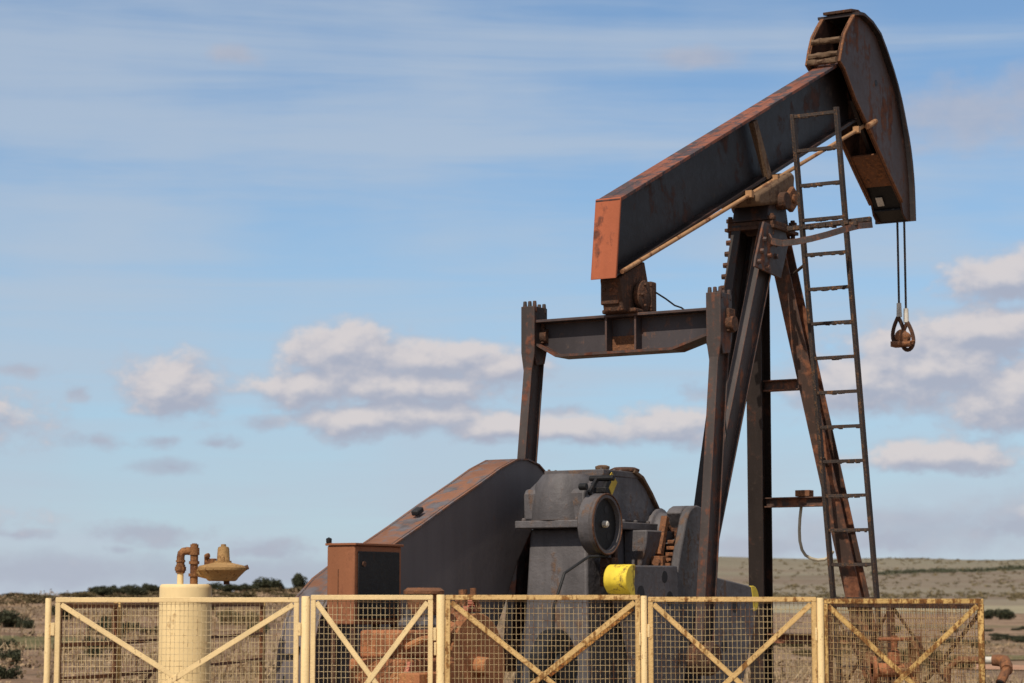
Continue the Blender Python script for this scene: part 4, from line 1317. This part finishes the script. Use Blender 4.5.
def fence_panel(name, p0, p1, zt, label, frame_m, wire_m, cat='fence', group=None, z0=0.40, pitch=(0.0275, 0.039), stile=(0.03, 0.03), brace_m=None, wire_r=0.0016, cross=(0, 1), rails=(), zb=0.2):
    """a framed mesh panel from p0 to p1 (ground points)"""
    p0, p1 = Vector(p0), Vector(p1)
    L = (p1 - p0).length
    ang = math.atan2(p1.y - p0.y, p1.x - p0.x)
    root = empty(name, (p0.x, p0.y, 0), ang)
    tag(root, label, cat, group)
    T = 0.03
    b = MB()
    b.box((0, -T / 2, zt - 0.031), (L, T / 2, zt))
    b.box((0, -T / 2, zb), (L, T / 2, zb + 0.03))
    b.box((0, -T / 2, zb + 0.0305), (stile[0], T / 2, zt - 0.0315))
    b.box((L - stile[1], -T / 2, zb + 0.0305), (L, T / 2, zt - 0.0315))
    b.build('frame', frame_m, root, 0.003)
    a0, a1 = stile[0] + 0.004, L - stile[1] - 0.004
    ya = -T / 2 + 0.008
    for k, (q0, q1) in enumerate((((a0, ya, zt - .045), (a1, ya, z0 + .015)), ((a1, ya - 0.004, zt - .045), (a0, ya - 0.004, z0 + .015)))):
        if k not in cross: continue
        mm = brace_m[k] if brace_m else frame_m
        MB().bar(q0, q1, 0.008, 0.032, (0, 0, 1)).build('brace', mm, root, 0.002)
    for zr in rails:
        MB().box((a0, -.012, zr - .012), (a1, .007, zr + .012)).build('rail', frame_m, root)
    w = MB()
    n = max(2, round(L / pitch[0]))
    R = random.Random(int(p0.x * 100) + 7)
    for i in range(1, n):
        x = L * i / n + R.uniform(-.002, .002)
        dx = R.uniform(-.004, .004)
        w.tube([(x, 0.010, zb + .02), (x + dx, 0.010 + R.uniform(-.003, .003), (zb + zt) / 2), (x, 0.010, zt - .02)], wire_r, 5)
    m = round((zt - zb) / pitch[1])
    for i in range(1, m):
        z = zb + (zt - zb) * i / m + R.uniform(-.002, .002)
        w.tube([(0.01, 0.0138, z), (L * .3, 0.0138 + R.uniform(-.003, .003), z + R.uniform(-.007, .005)), (L * .65, 0.0138, z + R.uniform(-.008, .005)), (L - 0.01, 0.0138, z)], wire_r, 5)
    w.build('wire_mesh', wire_m, root)
    return root


def post(u0, u1, zt, label, m, name='fence_post', y=FY, rnd=True, hinges=()):
    x = ((u0 + u1) / 2 - 512) / F_PX * y * 0.9936
    r = (u1 - u0) / 2 / F_PX * y
    root = empty(name, (x, y, 0))
    tag(root, label, 'fence post', None)
    if rnd:
        MB().lathe([(0, 0), (r, 0), (r, zt - .006), (r * .85, zt), (0, zt)], (0, 0, 0), (0, 0, 1), 20).build('post_tube', m, root)
    else:
        MB().box((-r, -0.02, 0), (r, 0.02, zt)).build('post_tube', m, root, 0.003)
    for (dx, zh) in hinges:
        MB().box((min(r * (1 if dx > 0 else -1), dx), -0.018, zh - .05), (max(r * (1 if dx > 0 else -1), dx), 0.0, zh + .03)).build('hinge', m, root, 0.003)
    return root


ZT = [1.366, 1.381, 1.381, 1.369, 1.358]
fence_panel('mesh_fence', (fx(56), FY, 0), (fx(299), FY, 0), ZT[0], 'widest cream mesh panel with crossed braces in front of the cream tank', M['cream'], M['wire'], z0=.41)
fence_panel('mesh_gate', (fx(311), FY, 0), (fx(433), FY, 0), ZT[1], 'narrow cream mesh gate in front of the rusty engine', M['cream'], M['wire'], cat='gate', z0=.40)
fence_panel('mesh_fence', (fx(445.5), FY, 0), (fx(640), FY, 0), ZT[2], 'cream mesh panel with rusty top rail and one orange brace before the flywheel housing', M['cream_rust'], M['wire_dull'], brace_m=(M['cream_rust'], M['cream_rust']), z0=.42)
fence_panel('mesh_fence', (fx(648), FY, 0), (fx(816), FY, 0), ZT[3], 'cream mesh panel in front of the pumpjack legs, between two round posts', M['cream_rust'], M['wire_dull'], z0=.42, brace_m=(M['cream_rust'], M['cream_rust']))
fence_panel('mesh_fence', (fx(824), FY, 0), (fx(983), FY, 0), ZT[4], 'rustiest mesh panel at the right end, below the ladder foot', M['cream_eaten'], M['wire_rust'], z0=.44, stile=(.02, .035))
post(45.5, 51.5, 1.362, 'leftmost cream fence post, standing free beside the widest panel', M['cream'], hinges=((0.045, 1.18),))
post(301.5, 310, 1.374, 'round cream gate post between the widest panel and the gate', M['cream'], hinges=((-0.045, 1.18),))
post(436.5, 445, 1.383, 'round cream gate post right of the gate carrying its long hinge', M['cream'], hinges=((-0.045, 1.15), (-0.04, 1.06)))
post(640.5, 647, 1.376, 'thin round cream post right of the flywheel panel', M['cream'], hinges=((0.035, 1.17), (-0.032, 1.12)))
post(816.5, 823.5, 1.364, 'thin round cream post left of the rustiest end panel', M['cream'], hinges=((-0.035, 1.15),))
# side fences running back from the front corners
sl = [(-2.83, 14.25), (-2.60, 15.1), (-2.31, 17.2), (-2.10, 19.3)]
SB = ('rusty side panel running back from the left end post', 'rusty side panel behind the tank, second from the left corner', 'farthest rusty side panel, left of the belt guard')
for (a, c, lb, cr_) in zip(sl, sl[1:], SB, ((), (1,), ())):
    fence_panel('side_fence', (a[0], a[1] + .04, 0), (c[0], c[1] - .04, 0), 1.33, lb, M['rust'], M['wire_rust'], z0=.6, cross=cr_, rails=(1.07, .86), pitch=(.055, .3), wire_r=.0017)
for (a, lb) in zip(sl[1:], ('slim cream post of the left side fence seen between the braces', 'rusty post of the left side fence just right of the tank', 'far post of the left side fence beside the belt guard end')):
    q = empty('side_post', (a[0], a[1], 0))
    tag(q, lb, 'fence post')
    MB().box((-.022, -.022, 0), (.022, .022, 1.34)).build('post_tube', M['cream_rust'], q, 0.003)
fence_panel('side_fence', (2.925, FY + .06, 0), (2.72, 16.4, 0), 1.325, 'rusty side panel running back from the right corner', M['rust_dark'], M['wire_rust'], z0=.5, pitch=(.06, .05), wire_r=.002, brace_m=(M['rust_dark'], M['rust_dark']))
fence_panel('side_fence', (2.715, 16.46, 0), (2.55, 18.4, 0), 1.325, 'far rusty side panel at the pumpjack legs', M['rust_dark'], M['wire_rust'], z0=.5, pitch=(.06, .05), wire_r=.002, brace_m=(M['rust_dark'], M['rust_dark']))
# loose orange brace leaning inside the third panel
o = MB().bar((fx(549), FY + .05, EYE - 74 / F_PX * FY), (fx(633), FY + .05, EYE - 8 / F_PX * FY), 0.01, 0.034).build('orange_brace', M['orange_brace'], None, 0.002)
tag(o, 'bright orange rusty flat bar fixed across the mesh by the flywheel housing', 'brace')
